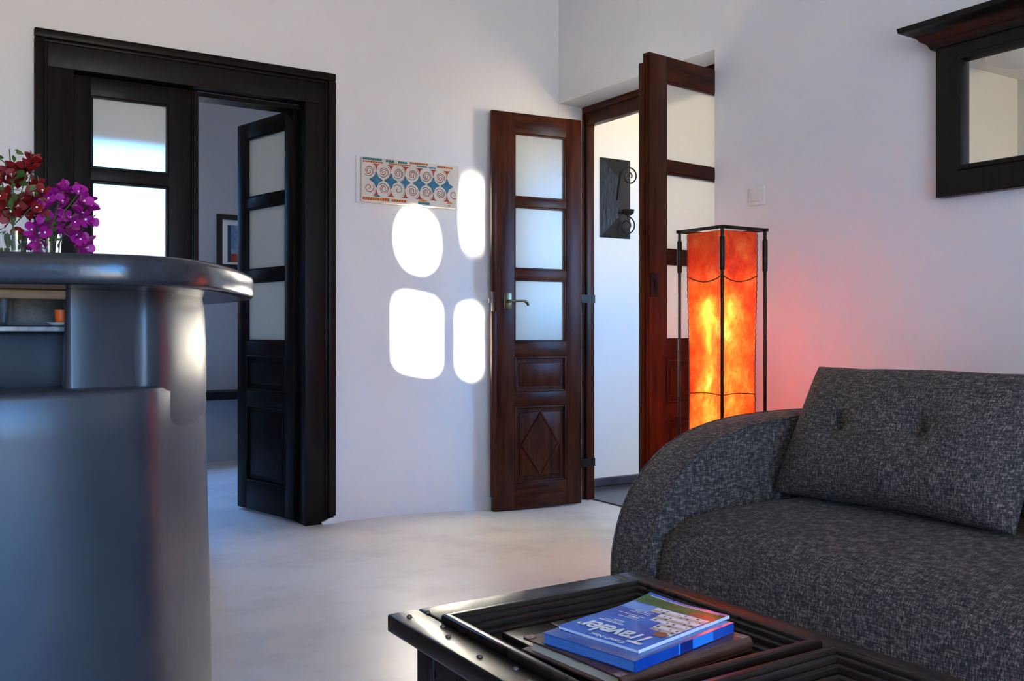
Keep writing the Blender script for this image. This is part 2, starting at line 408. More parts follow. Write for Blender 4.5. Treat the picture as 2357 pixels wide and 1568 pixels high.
def leaf(name, label, origin, angle, w, h, flip, woods, z0, rows, stile_free, stile_hinge, strip=True, diamond=False, handle=None, group=None, bot=None, panels=None, th=0.038):
    """leaf in local frame: x from hinge (0) to free edge (w) along angle; local -y is the face towards the camera when flip=1"""
    t = thing(name, label, 'door', (origin[0], origin[1], z0), 0, group)
    M = Matrix.Translation((origin[0], origin[1], z0)) @ Matrix.Rotation(angle, 4, 'Z')
    f = flip
    bm = bmesh.new()
    box(bm, 0, stile_hinge, -th/2, th/2, 0, h, 0.002, M=M)
    obj('hinge_stile', bm, woods['z'], t, smooth=30)
    bm = bmesh.new()
    box(bm, w-stile_free, w, -th/2, th/2, 0, h, 0.002, M=M)
    obj('lock_stile', bm, woods['z'], t, smooth=30)
    xa, xb = stile_hinge, w-stile_free
    zs = [h] + [h-q for r in rows for q in r]       # descending
    rails = [(h-rows[0][0], h)] + [(h-rows[i+1][0], h-rows[i][1]) for i in range(len(rows)-1)]
    pz = [(h-a, h-b) for a, b in panels]            # (top,bottom)
    rails += [(pz[0][0], h-rows[-1][1])] + [(pz[i+1][0], pz[i][1]) for i in range(len(pz)-1)] + [(0, pz[-1][1])]
    for a, b in rails:
        bm = bmesh.new(); box(bm, xa-0.002, xb+0.002, -th/2+0.001, th/2-0.001, a, b, 0.002, M=M)
        obj('rail', bm, woods['x'], t, smooth=30)
    for a, b in rows:
        bm = bmesh.new(); box(bm, xa, xb, -0.002, 0.002, h-b, h-a, M=M)
        p = obj('glass_pane', bm, frost, t)
        # glazing bead
        bm = bmesh.new(); k = 0.009
        for s in (-1, 1):
            ys = sorted((s*0.0025, s*(th/2-0.003)))
            for q in ((xa, xa+k, h-b, h-a), (xb-k, xb, h-b, h-a), (xa+k, xb-k, h-a-k, h-a), (xa+k, xb-k, h-b, h-b+k)):
                box(bm, q[0], q[1], ys[0], ys[1], q[2], q[3], 0.002, M=M)
        obj('glazing_bead', bm, woods['z'], p, smooth=30)
    for i, (zt, zb) in enumerate(pz):
        bm = bmesh.new()
        box(bm, xa, xb, -0.008, 0.008, zb, zt, M=M)
        ins = 0.032
        box(bm, xa+ins, xb-ins, -0.014, 0.014, zb+ins, zt-ins, 0.005, M=M)
        k = 0.010
        for s in (-1, 1):
            ys = sorted((s*0.008, s*(th/2+0.002)))
            for q in ((xa, xa+k, zb, zt), (xb-k, xb, zb, zt), (xa+k, xb-k, zt-k, zt), (xa+k, xb-k, zb, zb+k)):
                box(bm, q[0], q[1], ys[0], ys[1], q[2], q[3], 0.003, M=M)
        if diamond and i == len(pz)-1:
            cx, cz = (xa+xb)/2, (zt+zb)/2; rx, rz = (xb-xa)/2-0.045, (zt-zb)/2-0.035
            cor = [(cx, cz+rz), (cx+rx, cz), (cx, cz-rz), (cx-rx, cz)]
            for s in (-1, 1):
                A, B = prism(bm, cor, 'y', s*0.014, s*0.0185, M=None)
                bmesh.ops.transform(bm, matrix=M, verts=A+B)
                for j in range(4):
                    p0, p1 = Vector((*cor[j],)), Vector((*cor[(j+1) % 4],))
                    d = (p1-p0).normalized(); nn = Vector((-d.y, d.x))*0.004
                    q = [p0+nn, p1+nn, p1-nn, p0-nn]
                    A, B = prism(bm, [tuple(v) for v in q], 'y', s*0.014, s*0.0225)
                    bmesh.ops.transform(bm, matrix=M, verts=A+B)
        obj('panel', bm, woods['z'], t, smooth=30)
    if strip:   # meeting strip on the free edge, on the far face
        bm = bmesh.new()
        s = -f
        if handle:
            gz = handle[1]
            for a, b in ((0.075, gz-0.055), (gz+0.05, h)):
                box(bm, w-0.012, w+0.016, min(s*0.002, s*0.024), max(s*0.002, s*0.024), a, b, 0.002, M=M)
        else:
            box(bm, w-0.012, w+0.016, min(s*0.002, s*0.024), max(s*0.002, s*0.024), 0.03, h-0.02, 0.002, M=M)
        obj('meeting_strip', bm, woods['z'], t, smooth=30)
    return t, M

rows1 = ((.077, .380), (.432, .745), (.800, 1.10)); pan1 = ((1.17, 1.345), (1.42, 1.80))
t, M = leaf('door_leaf', 'dark glazed door leaf standing closed in the wide doorway, its panes glowing white', (0.567, YA+0.052), 0, 0.487, 1.955, 1, ebony, 0.012,
     rows1, 0.105, 0.07, strip=False, panels=pan1)
bm = bmesh.new(); box(bm, 0.475, 0.505, -0.033, -0.006, 0.0, 1.95, 0.005, M=M); box(bm, 0.482, 0.497, -0.041, -0.03, 0.0, 1.95, 0.004, M=M)
obj('meeting_strip', bm, ebony['z'], t, smooth=30)
d = Vector((1.432-1.548, 4.795-4.262)); ang = math.atan2(d.y, d.x)
leaf('door_leaf', 'dark glazed door leaf swung open into the far room beside the right jamb', (1.546, YA+0.092), ang, 0.53, 1.945, 1, ebony, 0.012,
     rows1, 0.085, 0.075, strip=True, panels=pan1)

# ---------------------------------------------------------------- hall doorway frame (door 2) and its two leaves
bm = bmesh.new()
# frame in plane X=XF, facing -X : opening Y 3.145..4.107, top 2.035
for ya, yb, za, zb in ((4.178, 4.213, -0.03, 2.055), (3.028, 3.08, -0.03, 2.055), (3.028, 4.213, 2.052, 2.153)):
    box(bm, XF, XF+0.05, ya, yb, za, zb, 0.002)
for ya, yb, za, zb in ((4.196, 4.214, -0.03, 2.12), (3.027, 3.05, -0.03, 2.12), (3.027, 4.214, 2.12, 2.154)):
    box(bm, XF-0.012, XF+0.01, ya, yb, za, zb, 0.004)
struct(obj('door_2', bm, mahog['z'], smooth=30))
rows2 = ((.103, .441), (.486, .817), (.868, 1.195)); pan2 = ((1.275, 1.46), (1.535, 1.935))
def hinge(parent, x, y, z):
    bm = bmesh.new(); lathe(bm, [(0, -0.028), (0.007, -0.028), (0.007, 0.028), (0, 0.028)], (x, y, z), 12)
    box(bm, x-0.02, x+0.098, y-0.004, y+0.004, z-0.022, z+0.022); obj('hinge', bm, iron, parent, smooth=True)
# leaf 1, opened flat against the back wall
hx, hy = 3.062, 4.105; fxp, fyp = 2.540, 4.155
ang = math.atan2(fyp-hy, fxp-hx); Wl = math.hypot(fxp-hx, fyp-hy)
t, M = leaf('door_leaf', 'red-brown glazed door leaf with carved diamond and brass lever, open against the back wall', (hx, hy), ang, Wl, 2.07, -1, mahog, -0.022,
     rows2, 0.118, 0.095, strip=True, diamond=True, handle=(0.05, 1.085), panels=pan2)
hinge(t, 3.075, 4.115, 1.085); hinge(t, 3.075, 4.115, 0.19)
# lever handle : local face is +y (towards camera because of the ~180 degree turn)
def loc(x, y, z): return M @ Vector((x, y, z))
zz = 1.085
bm = bmesh.new(); box(bm, Wl-0.10, Wl-0.055, 0.019, 0.023, zz-0.045, zz+0.045, 0.002, M=M); pl = obj('lock_plate', bm, brass, t, smooth=True, label='aged brass backplate')
bm = bmesh.new()
tube(bm, [loc(Wl-0.075, 0.02, zz), loc(Wl-0.075, 0.05, zz)], 0.009, 12)
tube(bm, [loc(Wl-0.07, 0.05, zz), loc(Wl-0.10, 0.052, zz+0.001), loc(Wl-0.14, 0.052, zz+0.003), loc(Wl-0.165, 0.052, zz), loc(Wl-0.178, 0.052, zz-0.010), loc(Wl-0.181, 0.052, zz-0.022)],
     [0.009, 0.007, 0.006, 0.0075, 0.008, 0.006], 12)
obj('lever_handle', bm, brass, pl, smooth=True)
bm = bmesh.new()
box(bm, Wl-0.001, Wl+0.004, -0.014, 0.006, zz-0.05, zz+0.05, M=M); box(bm, Wl+0.002, Wl+0.020, -0.014, -0.003, zz-0.011, zz+0.015, 0.002, M=M)
obj('latch', bm, steel, t)
# leaf 2, opened into the room
hx, hy = 3.13, 3.056; fxp, fyp = 2.575, 2.992
ang = math.atan2(fyp-hy, fxp-hx); Wl = math.hypot(fxp-hx, fyp-hy)
t, M = leaf('door_leaf', 'red-brown glazed door leaf standing open into the room behind the orange lamp', (hx, hy), ang, Wl, 2.085, -1, mahog, -0.022,
     rows2, 0.105, 0.03, strip=False, diamond=True, panels=pan2)
bm = bmesh.new(); box(bm, Wl-0.005, Wl+0.022, -0.022, 0.002, 0.02, 2.04, 0.002, M=M); box(bm, Wl-0.002, Wl+0.010, 0.0, 0.012, 0.02, 2.07, 0.002, M=M)
obj('meeting_strip', bm, mahog['z'], t, smooth=30)
bm = bmesh.new(); box(bm, Wl-0.045, Wl-0.002, 0.019, 0.028, 1.07, 1.17, 0.003, M=M); box(bm, Wl-0.030, Wl-0.020, 0.027, 0.036, 1.10, 1.14, 0.003, M=M)
obj('rim_lock', bm, iron, t, smooth=True)

# ---------------------------------------------------------------- hand painted tile panel on the back wall
t = thing('painted_panel', 'cream wall plaque painted with rows of red and green spirals and blue diamonds', 'wall decoration', (1.815, YA, 1.526))
cream = mat('plaque_cream', (0.80, 0.74, 0.64), 0.6, var=(0.70, 0.62, 0.50), nscale=16)
p_red = mat('plaque_red', (0.50, 0.07, 0.03), 0.6, var=(0.36, 0.05, 0.025), nscale=60)
p_grn = mat('plaque_dark_green', (0.05, 0.09, 0.075), 0.6)
p_blu = mat('plaque_blue', (0.06, 0.25, 0.38), 0.6, var=(0.03, 0.14, 0.25), nscale=70)
p_yel = mat('plaque_ochre', (0.78, 0.38, 0.06), 0.6, var=(0.60, 0.18, 0.04), nscale=60)
p_teal = mat('plaque_teal', (0.10, 0.38, 0.42), 0.6, var=(0.04, 0.18, 0.20), nscale=70)
px0, pz0, pw, ph = 1.822, 1.529, 0.532, 0.216; yf = YA-0.036
bm = bmesh.new(); box(bm, px0-0.018, px0+0.03, YA-0.012, YA, pz0-0.004, pz0+ph+0.006, 0.002)
obj('backing', bm, plaster, t)
bm = bmesh.new()
box(bm, px0, px0+pw, yf, YA-0.0005, pz0, pz0+ph, 0.004, mi=0)
def strip(pts, wd, mi, lift=0.0006):
    P = [Vector(p) for p in pts]; L = []
    for i, p in enumerate(P):
        d = (P[min(i+1, len(P)-1)]-P[max(i-1, 0)]).normalized(); n = Vector((-d.y, d.x))*wd/2*(0.55 if i in (0, len(P)-1) else 1)
        L.append((bm.verts.new((px0+(p+n).x, yf-lift, pz0+(p+n).y)), bm.verts.new((px0+(p-n).x, yf-lift, pz0+(p-n).y))))
    for a, b in zip(L, L[1:]):
        f = bm.faces.new((a[0], b[0], b[1], a[1])); f.material_index = mi
def poly(pts, mi, lift=0.0003):
    f = bm.faces.new([bm.verts.new((px0+x, yf-lift, pz0+z)) for x, z in pts]); f.material_index = mi
dx = 0.0775; R = 0.0355
def clip(pts): return [p for p in pts if 0.002 < p[0] < pw-0.012]
for row, cz in ((0, 0.1485), (1, 0.0695)):
    g = 1 if row == 0 else -1
    for i in range(7 if row else 6):
        cx = 0.036 + dx*i
        if row == 0 or i != 2:      # red inner arm of the scroll
            q = [(cx + (0.005+0.022*k/30)*math.cos(math.radians(60-k*15)), cz + g*(0.005+0.022*k/30)*math.sin(math.radians(60-k*15))) for k in range(31)]
            strip(clip(q), 0.0036, 1)
        if i < 6 and not (row and i == 0):    # green arm, half a turn apart
            q = [(cx + (0.005+0.022*k/26)*math.cos(math.radians(240-k*15)), cz + g*(0.005+0.022*k/26)*math.sin(math.radians(240-k*15))) for k in range(27)]
            strip(clip(q), 0.0030, 2)
        if i < 6:                   # dark outline running from the top of one scroll down under the next
            q = [(cx + R*math.cos(math.radians(a)), cz + g*R*math.sin(math.radians(a))) for a in range(60, -100, -10)]
            if len(clip(q)) > 3: strip(clip(q), 0.0016, 2)
        if i < 6:
            m = cx+dx/2; zb = cz + g*(R+0.002)
            q = [(m-0.022, zb), (m-0.010, zb-g*0.006), (m-0.003, zb-g*0.018), (m, zb-g*0.036), (m+0.003, zb-g*0.018), (m+0.010, zb-g*0.006), (m+0.022, zb)]
            if m < pw-0.03: poly(q, 1)
for i in range(6):
    m = 0.036+dx*(i+0.5); sc = 0.8 if i == 2 else 1
    for s_, mi_, lf in ((1.12*sc, 2, 0.0004), (sc, 3, 0.0006)):
        q = []
        for k in range(4):
            a = PI/2*k; ex = 0.036 if k % 2 else 0.032
            q.append((m+s_*ex*math.cos(a), 0.109+s_*ex*math.sin(a)))
            for b_, rr in ((22, 0.0215), (45, 0.0165), (68, 0.0215)):
                aa = a + math.radians(b_); q.append((m+s_*rr*math.cos(aa), 0.109+s_*rr*math.sin(aa)))
        poly(q, mi_, lf)
def band(xa, xb, z, hh, mi, mi2):
    n = max(2, int((xb-xa)/0.012)); st = (xb-xa)/n
    poly([(xa, z), (xb, z), (xb, z+hh), (xa, z+hh)], mi)
    for k in range(n): poly([(xa+st*k, z), (xa+st*(k+0.45), z), (xa+st*(k+0.75), z+hh), (xa+st*(k+0.3), z+hh)], mi2, 0.0005)
band(0.004, 0.105, 0.201, 0.011, 5, 2); band(0.004, 0.11, 0.190, 0.007, 4, 1); band(0.125, 0.17, 0.199, 0.012, 5, 2); band(0.19, 0.24, 0.199, 0.011, 5, 2)
band(0.14, 0.26, 0.190, 0.006, 4, 1); band(0.255, 0.355, 0.203, 0.009, 4, 1); band(0.405, 0.495, 0.198, 0.009, 4, 1); band(0.29, 0.35, 0.192, 0.006, 5, 3); band(0.36, 0.40, 0.190, 0.008, 5, 3)
band(0.004, 0.145, 0.009, 0.014, 4, 1); band(0.155, 0.235, 0.010, 0.012, 4, 1); band(0.30, 0.365, 0.008, 0.012, 5, 3)
poly([(0.30, 0.021), (0.355, 0.021), (0.345, 0.030), (0.328, 0.034), (0.31, 0.030)], 4, 0.0007)
poly([(0.46, 0.022), (0.495, 0.022), (0.488, 0.031), (0.478, 0.035), (0.466, 0.031)], 4, 0.0007); poly([(0.465, 0.014), (0.485, 0.014), (0.475, 0.008)], 2, 0.0007)
poly([(0.06, 0.026), (0.10, 0.026), (0.09, 0.033), (0.08, 0.035), (0.07, 0.033)], 5, 0.0007)
obj('painted_face', bm, [cream, p_red, p_grn, p_blu, p_yel, p_teal], t)

# ---------------------------------------------------------------- light switch
t = thing('light_switch', 'square white light switch on the right wall between the open door leaf and the mirror', 'light switch', (XB, 2.775, 1.474))
bm = bmesh.new(); box(bm, XB-0.009, XB, 2.733, 2.817, 1.436, 1.512, 0.003)
obj('switch_plate', bm, switch_m, t, smooth=True)
bm = bmesh.new(); prism(bm, [(XB-0.009, 1.452), (XB-0.0095, 1.496), (XB-0.014, 1.452)], 'y', 2.752, 2.800)
box(bm, XB-0.0125, XB-0.006, 2.750, 2.802, 1.450, 1.498, 0.001)
obj('rocker', bm, switch_m, t)

# ---------------------------------------------------------------- mirror with cornice on the right wall
t = thing('wall_mirror', 'large mirror in a black wooden frame with a flared cornice on the right wall', 'mirror', (XB, 1.3, 1.36))
yl, yr = 1.935, 0.62
bm = bmesh.new()
xfr = XB-0.042
def ring_x(bm, y0, y1, z0, z1, prof):
    """mitred rectangular ring in a plane of constant X; prof: closed list of (inset, x)"""
    RG = [[bm.verts.new(v) for v in ((x_, y0+o_, z0+o_), (x_, y1-o_, z0+o_), (x_, y1-o_, z1-o_), (x_, y0+o_, z1-o_))] for o_, x_ in prof]
    for g1, g2 in zip(RG, RG[1:]+RG[:1]):
        for q in range(4): bm.faces.new((g1[q], g1[(q+1) % 4], g2[(q+1) % 4], g2[q]))
ring_x(bm, yr, yl, 1.362, 1.91, [(0, XB-0.001), (0, xfr+0.004), (0.004, xfr), (0.080, xfr), (0.084, xfr-0.006), (0.096, xfr-0.006), (0.100, xfr+0.004), (0.103, XB-0.022), (0.103, XB-0.001)])
obj('frame', bm, black_wood, t, smooth=30)
bm = bmesh.new()
prof = [(0.0, 1.868), (0.010, 1.868), (0.018, 1.885), (0.026, 1.892), (0.034, 1.896), (0.042, 1.908), (0.06, 1.922), (0.078, 1.928), (0.085, 1.932), (0.088, 1.948), (0.0, 1.948)]
# mitred sweep: at offset q the cornice reaches yl+q and XB-0.042-q
A = []
for q, z in prof:
    A.append((bm.verts.new((xfr-q, yl+q, z)), bm.verts.new((xfr-q, yr-q, z)), bm.verts.new((XB-0.001, yl+q, z)), bm.verts.new((XB-0.001, yr-q, z))))
for a, b in zip(A, A[1:]):
    bm.faces.new((a[0], a[1], b[1], b[0])); bm.faces.new((a[0], b[0], b[2], a[2])); bm.faces.new((a[1], a[3], b[3], b[1]))
bm.faces.new((A[-1][0], A[-1][1], A[-1][3], A[-1][2])); bm.faces.new((A[-2][0], A[-2][1], A[-2][3], A[-2][2])) if False else None
obj('cornice', bm, black_wood, t, smooth=30)
bm = bmesh.new(); box(bm, XB-0.022, XB-0.016, yr+0.09, yl-0.09, 1.455, 1.815)
obj('mirror_glass', bm, mirror_m, t)

# ceiling lamp: round white dish, seen only in the mirror
t = thing('ceiling_lamp', 'round white dish lamp on the ceiling, reflected in the mirror', 'ceiling lamp', (-0.85, 3.72, CEIL))
bm = bmesh.new(); lathe(bm, [(0, 0), (0.05, 0), (0.05, -0.02), (0.27, -0.035), (0.28, -0.045), (0.24, -0.075), (0, -0.10)], (-0.85, 3.72, CEIL), 40)
obj('lamp_dish', bm, plaster, t, smooth=True)

# ---------------------------------------------------------------- wrought iron candle sconce in the hall
t = thing('candle_sconce', 'black hammered metal candle sconce with curled iron scrolls on the hall wall', 'candle holder', (3.615, YH, 1.475))
sx0, sx1, sz0, sz1 = 3.497, 3.730, 1.475, 1.956
bm = bmesh.new()
o = [bm.verts.new(p) for p in ((sx0, YH-0.006, sz0), (sx1, YH-0.006, sz0), (sx1, YH-0.006, sz1), (sx0, YH-0.006, sz1))]
b = [bm.verts.new(p) for p in ((sx0, YH, sz0), (sx1, YH, sz0), (sx1, YH, sz1), (sx0, YH, sz1))]
i_ = [bm.verts.new(p) for p in ((sx0+0.11, YH-0.045, sz0+0.12), (sx0+0.115, YH-0.045, sz0+0.12), (sx0+0.115, YH-0.045, sz1-0.12), (sx0+0.11, YH-0.045, sz1-0.12))]
for k in range(4):
    bm.faces.new((o[k], o[(k+1) % 4], i_[(k+1) % 4], i_[k])); bm.faces.new((b[k], b[(k+1) % 4], o[(k+1) % 4], o[k]))
bm.faces.new(i_); bm.faces.new(b)
obj('backplate', bm, black_iron, t)
scx = 3.615
def spiral(cy, cz, R0, turns, start, direction, squash=1.0):
    out = []
    n = int(turns*22)
    for k in range(n+1):
        a = start + direction*2*PI*turns*k/n; r = R0*(1-0.82*k/n)
        out.append((scx+0.02, cy + squash*r*math.cos(a), cz + r*math.sin(a)))
    return out
bm = bmesh.new()
yy = YH-0.085
up = [(scx, YH-0.045, 1.66), (scx+0.005, YH-0.050, 1.74), (scx+0.01, YH-0.052, 1.80)] + [(scx+0.01+0.06*math.sin(0), 0, 0)]*0
# scrolls lie in a plane slanted out from the wall so both show from the room
def scroll(cx, cz, R0, turns, start, dr):
    out = []; n = int(turns*24)
    for k in range(n+1):
        a = start + dr*2*PI*turns*k/n; r = R0*(1-0.78*(k/n))
        out.append((cx + 0.8*r*math.cos(a), YH-0.07-0.35*r*math.cos(a), cz + r*math.sin(a)))
    return out
tube(bm, [(3.600, YH-0.047, 1.70), (3.605, YH-0.052, 1.78)] + scroll(3.672, 1.845, 0.062, 1.6, PI, -1), 0.0045, 8)
obj('scroll', bm, iron, t, smooth=True)
bm = bmesh.new()
tube(bm, [(3.640, YH-0.09, 1.60)] + scroll(3.655, 1.545, 0.058, 1.6, PI/2, -1), 0.0045, 8)
obj('scroll', bm, iron, t, smooth=True)
bm = bmesh.new(); lathe(bm, [(0, 0), (0.018, 0.002), (0.032, 0.014), (0.037, 0.036), (0.033, 0.036), (0.028, 0.016), (0, 0.008)], (3.648, YH-0.088, 1.605), 24)
tube(bm, [(3.63, YH-0.04, 1.625), (3.645, YH-0.06, 1.625)], 0.005, 8)
obj('candle_cup', bm, iron, t, smooth=True)

# ---------------------------------------------------------------- picture in the far room
t = thing('framed_picture', 'black framed seascape with a red foreground on the far room wall', 'picture', (1.98, 6.65, 1.34))
bm = bmesh.new(); x0, x1, z0, z1 = 1.805, 2.155, 1.343, 1.728
for a, b, c, d in ((x0, x0+.036, z0, z1), (x1-.036, x1, z0, z1), (x0+.036, x1-.036, z0, z0+.036), (x0+.036, x1-.036, z1-.036, z1)):
    box(bm, a, b, 6.625, 6.649, c, d, 0.002)
obj('frame', bm, black_wood, t)
bm = bmesh.new(); box(bm, x0+.03, x1-.03, 6.640, 6.645, z0+.03, z1-.03); obj('mat_board', bm, plaster, t)
art = [mat('art_blue', (0.05, 0.16, 0.34), 0.6, var=(0.22, 0.30, 0.42), nscale=14), mat('art_navy', (0.01, 0.015, 0.07), 0.6, var=(0.02, 0.05, 0.06), nscale=30),
       mat('art_red', (0.40, 0.045, 0.02), 0.6, var=(0.22, 0.02, 0.01), nscale=20), mat('art_pale', (0.32, 0.36, 0.42), 0.6, var=(0.1, 0.17, 0.3), nscale=25)]
bm = bmesh.new(); ax0, ax1, az0, az1 = 1.880, 2.08, 1.397, 1.655
box(bm, ax0, ax1, 6.637, 6.641, az0, az1, mi=0)
box(bm, ax0, ax0+.022, 6.636, 6.641, az0, az1, mi=1); box(bm, ax0+.022, ax1, 6.636, 6.641, az0, az0+.058, mi=2)
prism(bm, [(ax0+.022, az0+.058), (ax1, az0+.058), (ax1, az0+.10), (1.97, az0+.125), (1.955, az0+.10), (1.94, az0+.13), (1.925, az0+.09), (ax0+.022, az0+.085)], 'y', 6.6363, 6.641, mi=3)
obj('artwork', bm, art, t)

# ---------------------------------------------------------------- bar counter of burnished cement
def arc_outline(pts, it=2): return smooth_pts(pts, it, closed=True)
t = thing('bar_counter', 'dark burnished cement bar counter with a thick rounded top at the left', 'bar counter', (0.1, 2.4, 0))
SL = [(-1.2, 2.30), (-0.8, 2.13), (-0.4, 1.99), (-0.1, 1.895), (0.13, 1.835), (0.26, 1.795), (0.35, 1.785), (0.43, 1.81), (0.51, 1.895), (0.585, 2.02), (0.655, 2.16), (0.72, 2.31),
      (0.752, 2.43), (0.765, 2.58), (0.768, 2.75), (0.758, 2.90), (0.70, 3.03), (0.55, 3.12), (0.2, 3.16), (-1.2, 3.16)]
sl = smooth_pts(SL, 2, closed=False)
bm = bmesh.new()
def stacked(bm, outline, levels):
    """levels: list of (inset, z); ring lofting with inward offset approximated along vertex normals"""
    n = len(outline); V = [Vector(p) for p in outline]
    area = sum(V[i].x*V[(i+1) % n].y - V[(i+1) % n].x*V[i].y for i in range(n)); s = 1 if area > 0 else -1
    N = []
    for i in range(n):
        d = (V[(i+1) % n]-V[i-1]).normalized(); N.append(Vector((-d.y, d.x))*s)
    rings = []
    for ins, z in levels:
        rings.append([bm.verts.new((V[i].x+N[i].x*ins, V[i].y+N[i].y*ins, z)) for i in range(n)])
    for a, b in zip(rings, rings[1:]):
        for k in range(n): bm.faces.new((a[k], a[(k+1) % n], b[(k+1) % n], b[k]))
    bm.faces.new(rings[0][::-1]); bm.faces.new(rings[-1])
stacked(bm, sl, [(0.03, 0.985), (0.006, 0.985), (0.0015, 0.989), (0.0, 0.996), (0.0, 1.027), (0.003, 1.036), (0.010, 1.0405), (0.03, 1.041)])
obj('countertop', bm, bar_slab, t, smooth=50)
LO = [(-1.2, 2.26), (-0.6, 2.10), (-0.2, 2.00), (0.06, 1.952), (0.24, 1.945), (0.35, 1.965), (0.41, 1.995), (0.455, 2.06), (0.535, 2.20), (0.612, 2.345), (0.636, 2.45), (0.636, 2.6), (0.61, 2.78),
      (0.52, 2.92), (0.36, 3.0), (0.1, 3.02), (-1.2, 3.02)]
lo = smooth_pts(LO, 2, closed=False)
bm = bmesh.new()
stacked(bm, lo, [(-0.014, 0.0), (-0.012, 0.15), (-0.008, 0.35), (-0.003, 0.55), (0.0, 0.70), (0.0, 0.775), (0.004, 0.785), (0.012, 0.790), (0.03, 0.7905)])
obj('counter_base', bm, bar_cement, t, smooth=50)
UP = [(0.335, 2.75), (0.340, 2.10), (0.378, 2.052), (0.422, 2.036), (0.464, 2.075), (0.537, 2.20), (0.612, 2.345), (0.636, 2.45), (0.636, 2.6), (0.61, 2.78), (0.52, 2.92), (0.36, 3.0), (0.1, 3.02), (-1.2, 3.02), (-1.2, 2.75)]
up = smooth_pts(UP, 2, closed=False)
bm = bmesh.new(); stacked(bm, up, [(0.004, 0.66), (-0.0012, 0.72), (-0.0014, 0.86), (0.002, 0.94), (0.008, 0.9855)])
obj('rounded_pier', bm, bar_cement, t, smooth=50)
bm = bmesh.new()
PIL = [(0.258, 2.034), (0.262, 2.026), (0.270, 2.024), (0.392, 2.050), (0.398, 2.054), (0.400, 2.064), (0.400, 2.20), (0.274, 2.20)]
stacked(bm, PIL, [(-0.004, 0.786), (-0.002, 0.82), (0.0, 0.90), (0.002, 0.9855)])
obj('pilaster', bm, bar_cement, t, smooth=50)
bm = bmesh.new()
box(bm, -1.2, 0.335, 2.14, 2.30, 0.75, 0.900, 0.003)
obj('recessed_wall', bm, bar_cement, t, smooth=50)
bm = bmesh.new(); box(bm, -1.2, 0.335, 2.10, 2.30, 0.9002, 0.9145, 0.003)
obj('shelf', bm, bar_slab, t, label='thin dark shelf in the niche under the bar top')
bm = bmesh.new(); box(bm, -1.2, 0.336, 2.30, 2.40, 0.88, 0.985)
obj('niche_back', bm, mat('blotchy_cement', (0.34, 0.32, 0.29), 0.6, var=(0.02, 0.02, 0.02), nscale=9, bump=0.004, bscale=16), t)
bm = bmesh.new(); box(bm, -1.2, 0.262, 2.045, 2.075, 0.966, 0.984, 0.002)
obj('rail', bm, mat('honey_wood', (0.34, 0.19, 0.07), 0.4, var=(0.2, 0.10, 0.035), scale=(1, 12, 12), nscale=6), t, label='honey coloured wooden rail under the bar top')

def tumbler(name, label, x, y, z, r0, r1, h, th, m, group=None, cat='glass'):
    bm = bmesh.new()
    lathe(bm, [(0, 0), (r0, 0), (r0+0.001, 0.004), (r1, h), (r1-th, h), (r0-th*0.6, 0.008), (0, 0.008)], (x, y, z), 28)
    bmesh.ops.translate(bm, vec=(-x, -y, -z), verts=bm.verts)
    o = obj(name, bm, m, smooth=True); o.location = (x, y, z)
    return tag(o, label, cat, group)
tumbler('shot_glass', 'small clear glass on the dark shelf under the bar top, at the left edge', 0.166, 2.225, 0.9146, 0.014, 0.020, 0.062, 0.002, glass_m)
orange_glass = mat('orange_glass', (1.0, 0.14, 0.01), 0.1)
tumbler('candle_glass', 'orange-red glass on the dark shelf beside the cement pilaster', 0.262, 2.125, 0.9205, 0.010, 0.013, 0.026, 0.0015, orange_glass, cat='candle glass')
bm = bmesh.new(); lathe(bm, [(0, 0), (0.010, 0), (0.022, 0.005), (0.023, 0.0065), (0.010, 0.0055), (0, 0.005)], (0, 0, 0), 28)
o = obj('saucer', bm, mat('white_china', (0.85, 0.83, 0.80), 0.25), smooth=True); o.location = (0.258, 2.128, 0.9146)
tag(o, 'small white saucer under the orange-red glass on the dark shelf', 'saucer')

# ---------------------------------------------------------------- bougainvillea in glasses on the bar
magenta = mat('magenta_bract', (0.50, 0.008, 0.26), 0.55, var=(0.30, 0.004, 0.19), nscale=30)
redb = mat('red_bract', (0.36, 0.006, 0.005), 0.55, var=(0.13, 0.003, 0.004), nscale=30)
leafm = mat('bougainvillea_leaf', (0.10, 0.17, 0.025), 0.45, var=(0.045, 0.09, 0.015), nscale=25)
stemm = mat('green_stem', (0.10, 0.11, 0.03), 0.6)
creamf = mat('cream_floret', (0.9, 0.8, 0.6), 0.5)
def bract_mesh(m, nm):
    bm = bmesh.new()
    for k in range(3):
        a = 2*PI*k/3
        P = []
        L = 0.0175; wd = 0.0085
        rows_ = [(0.0, 0.0, 0.0), (0.35, 0.85, 0.004), (0.65, 1.0, 0.009), (0.88, 0.55, 0.012), (1.0, 0.0, 0.0135)]
        prev = None
        for s, w_, up_ in rows_:
            r = s*L
            cur = []
            for q in (-1, 0, 1):
                lx = r*0.8; ly = q*w_*wd; lz = up_ + (0.0022 if q else 0.0)*w_*1.5 + s*0.004
                cur.append(bm.verts.new((lx*math.cos(a)-ly*math.sin(a), lx*math.sin(a)+ly*math.cos(a), lz)))
            if prev:
                for j in (0, 1): bm.faces.new((prev[j], prev[j+1], cur[j+1], cur[j]))
            prev = cur
    bmesh.ops.remove_doubles(bm, verts=bm.verts, dist=1e-5)
    for f in bm.faces: f.material_index = 0
    tube(bm, [(0, 0, 0.002), (0, 0.001, 0.010)], 0.0008, 5, mi=1)
    lathe(bm, [(0, 0.009), (0.0022, 0.0105), (0, 0.0115)], (0, 0.001, 0), 6, mi=1)
    me = bpy.data.meshes.new(nm); bm.to_mesh(me); bm.free()
    me.materials.append(m); me.materials.append(creamf)
    for p in me.polygons: p.use_smooth = True
    return me
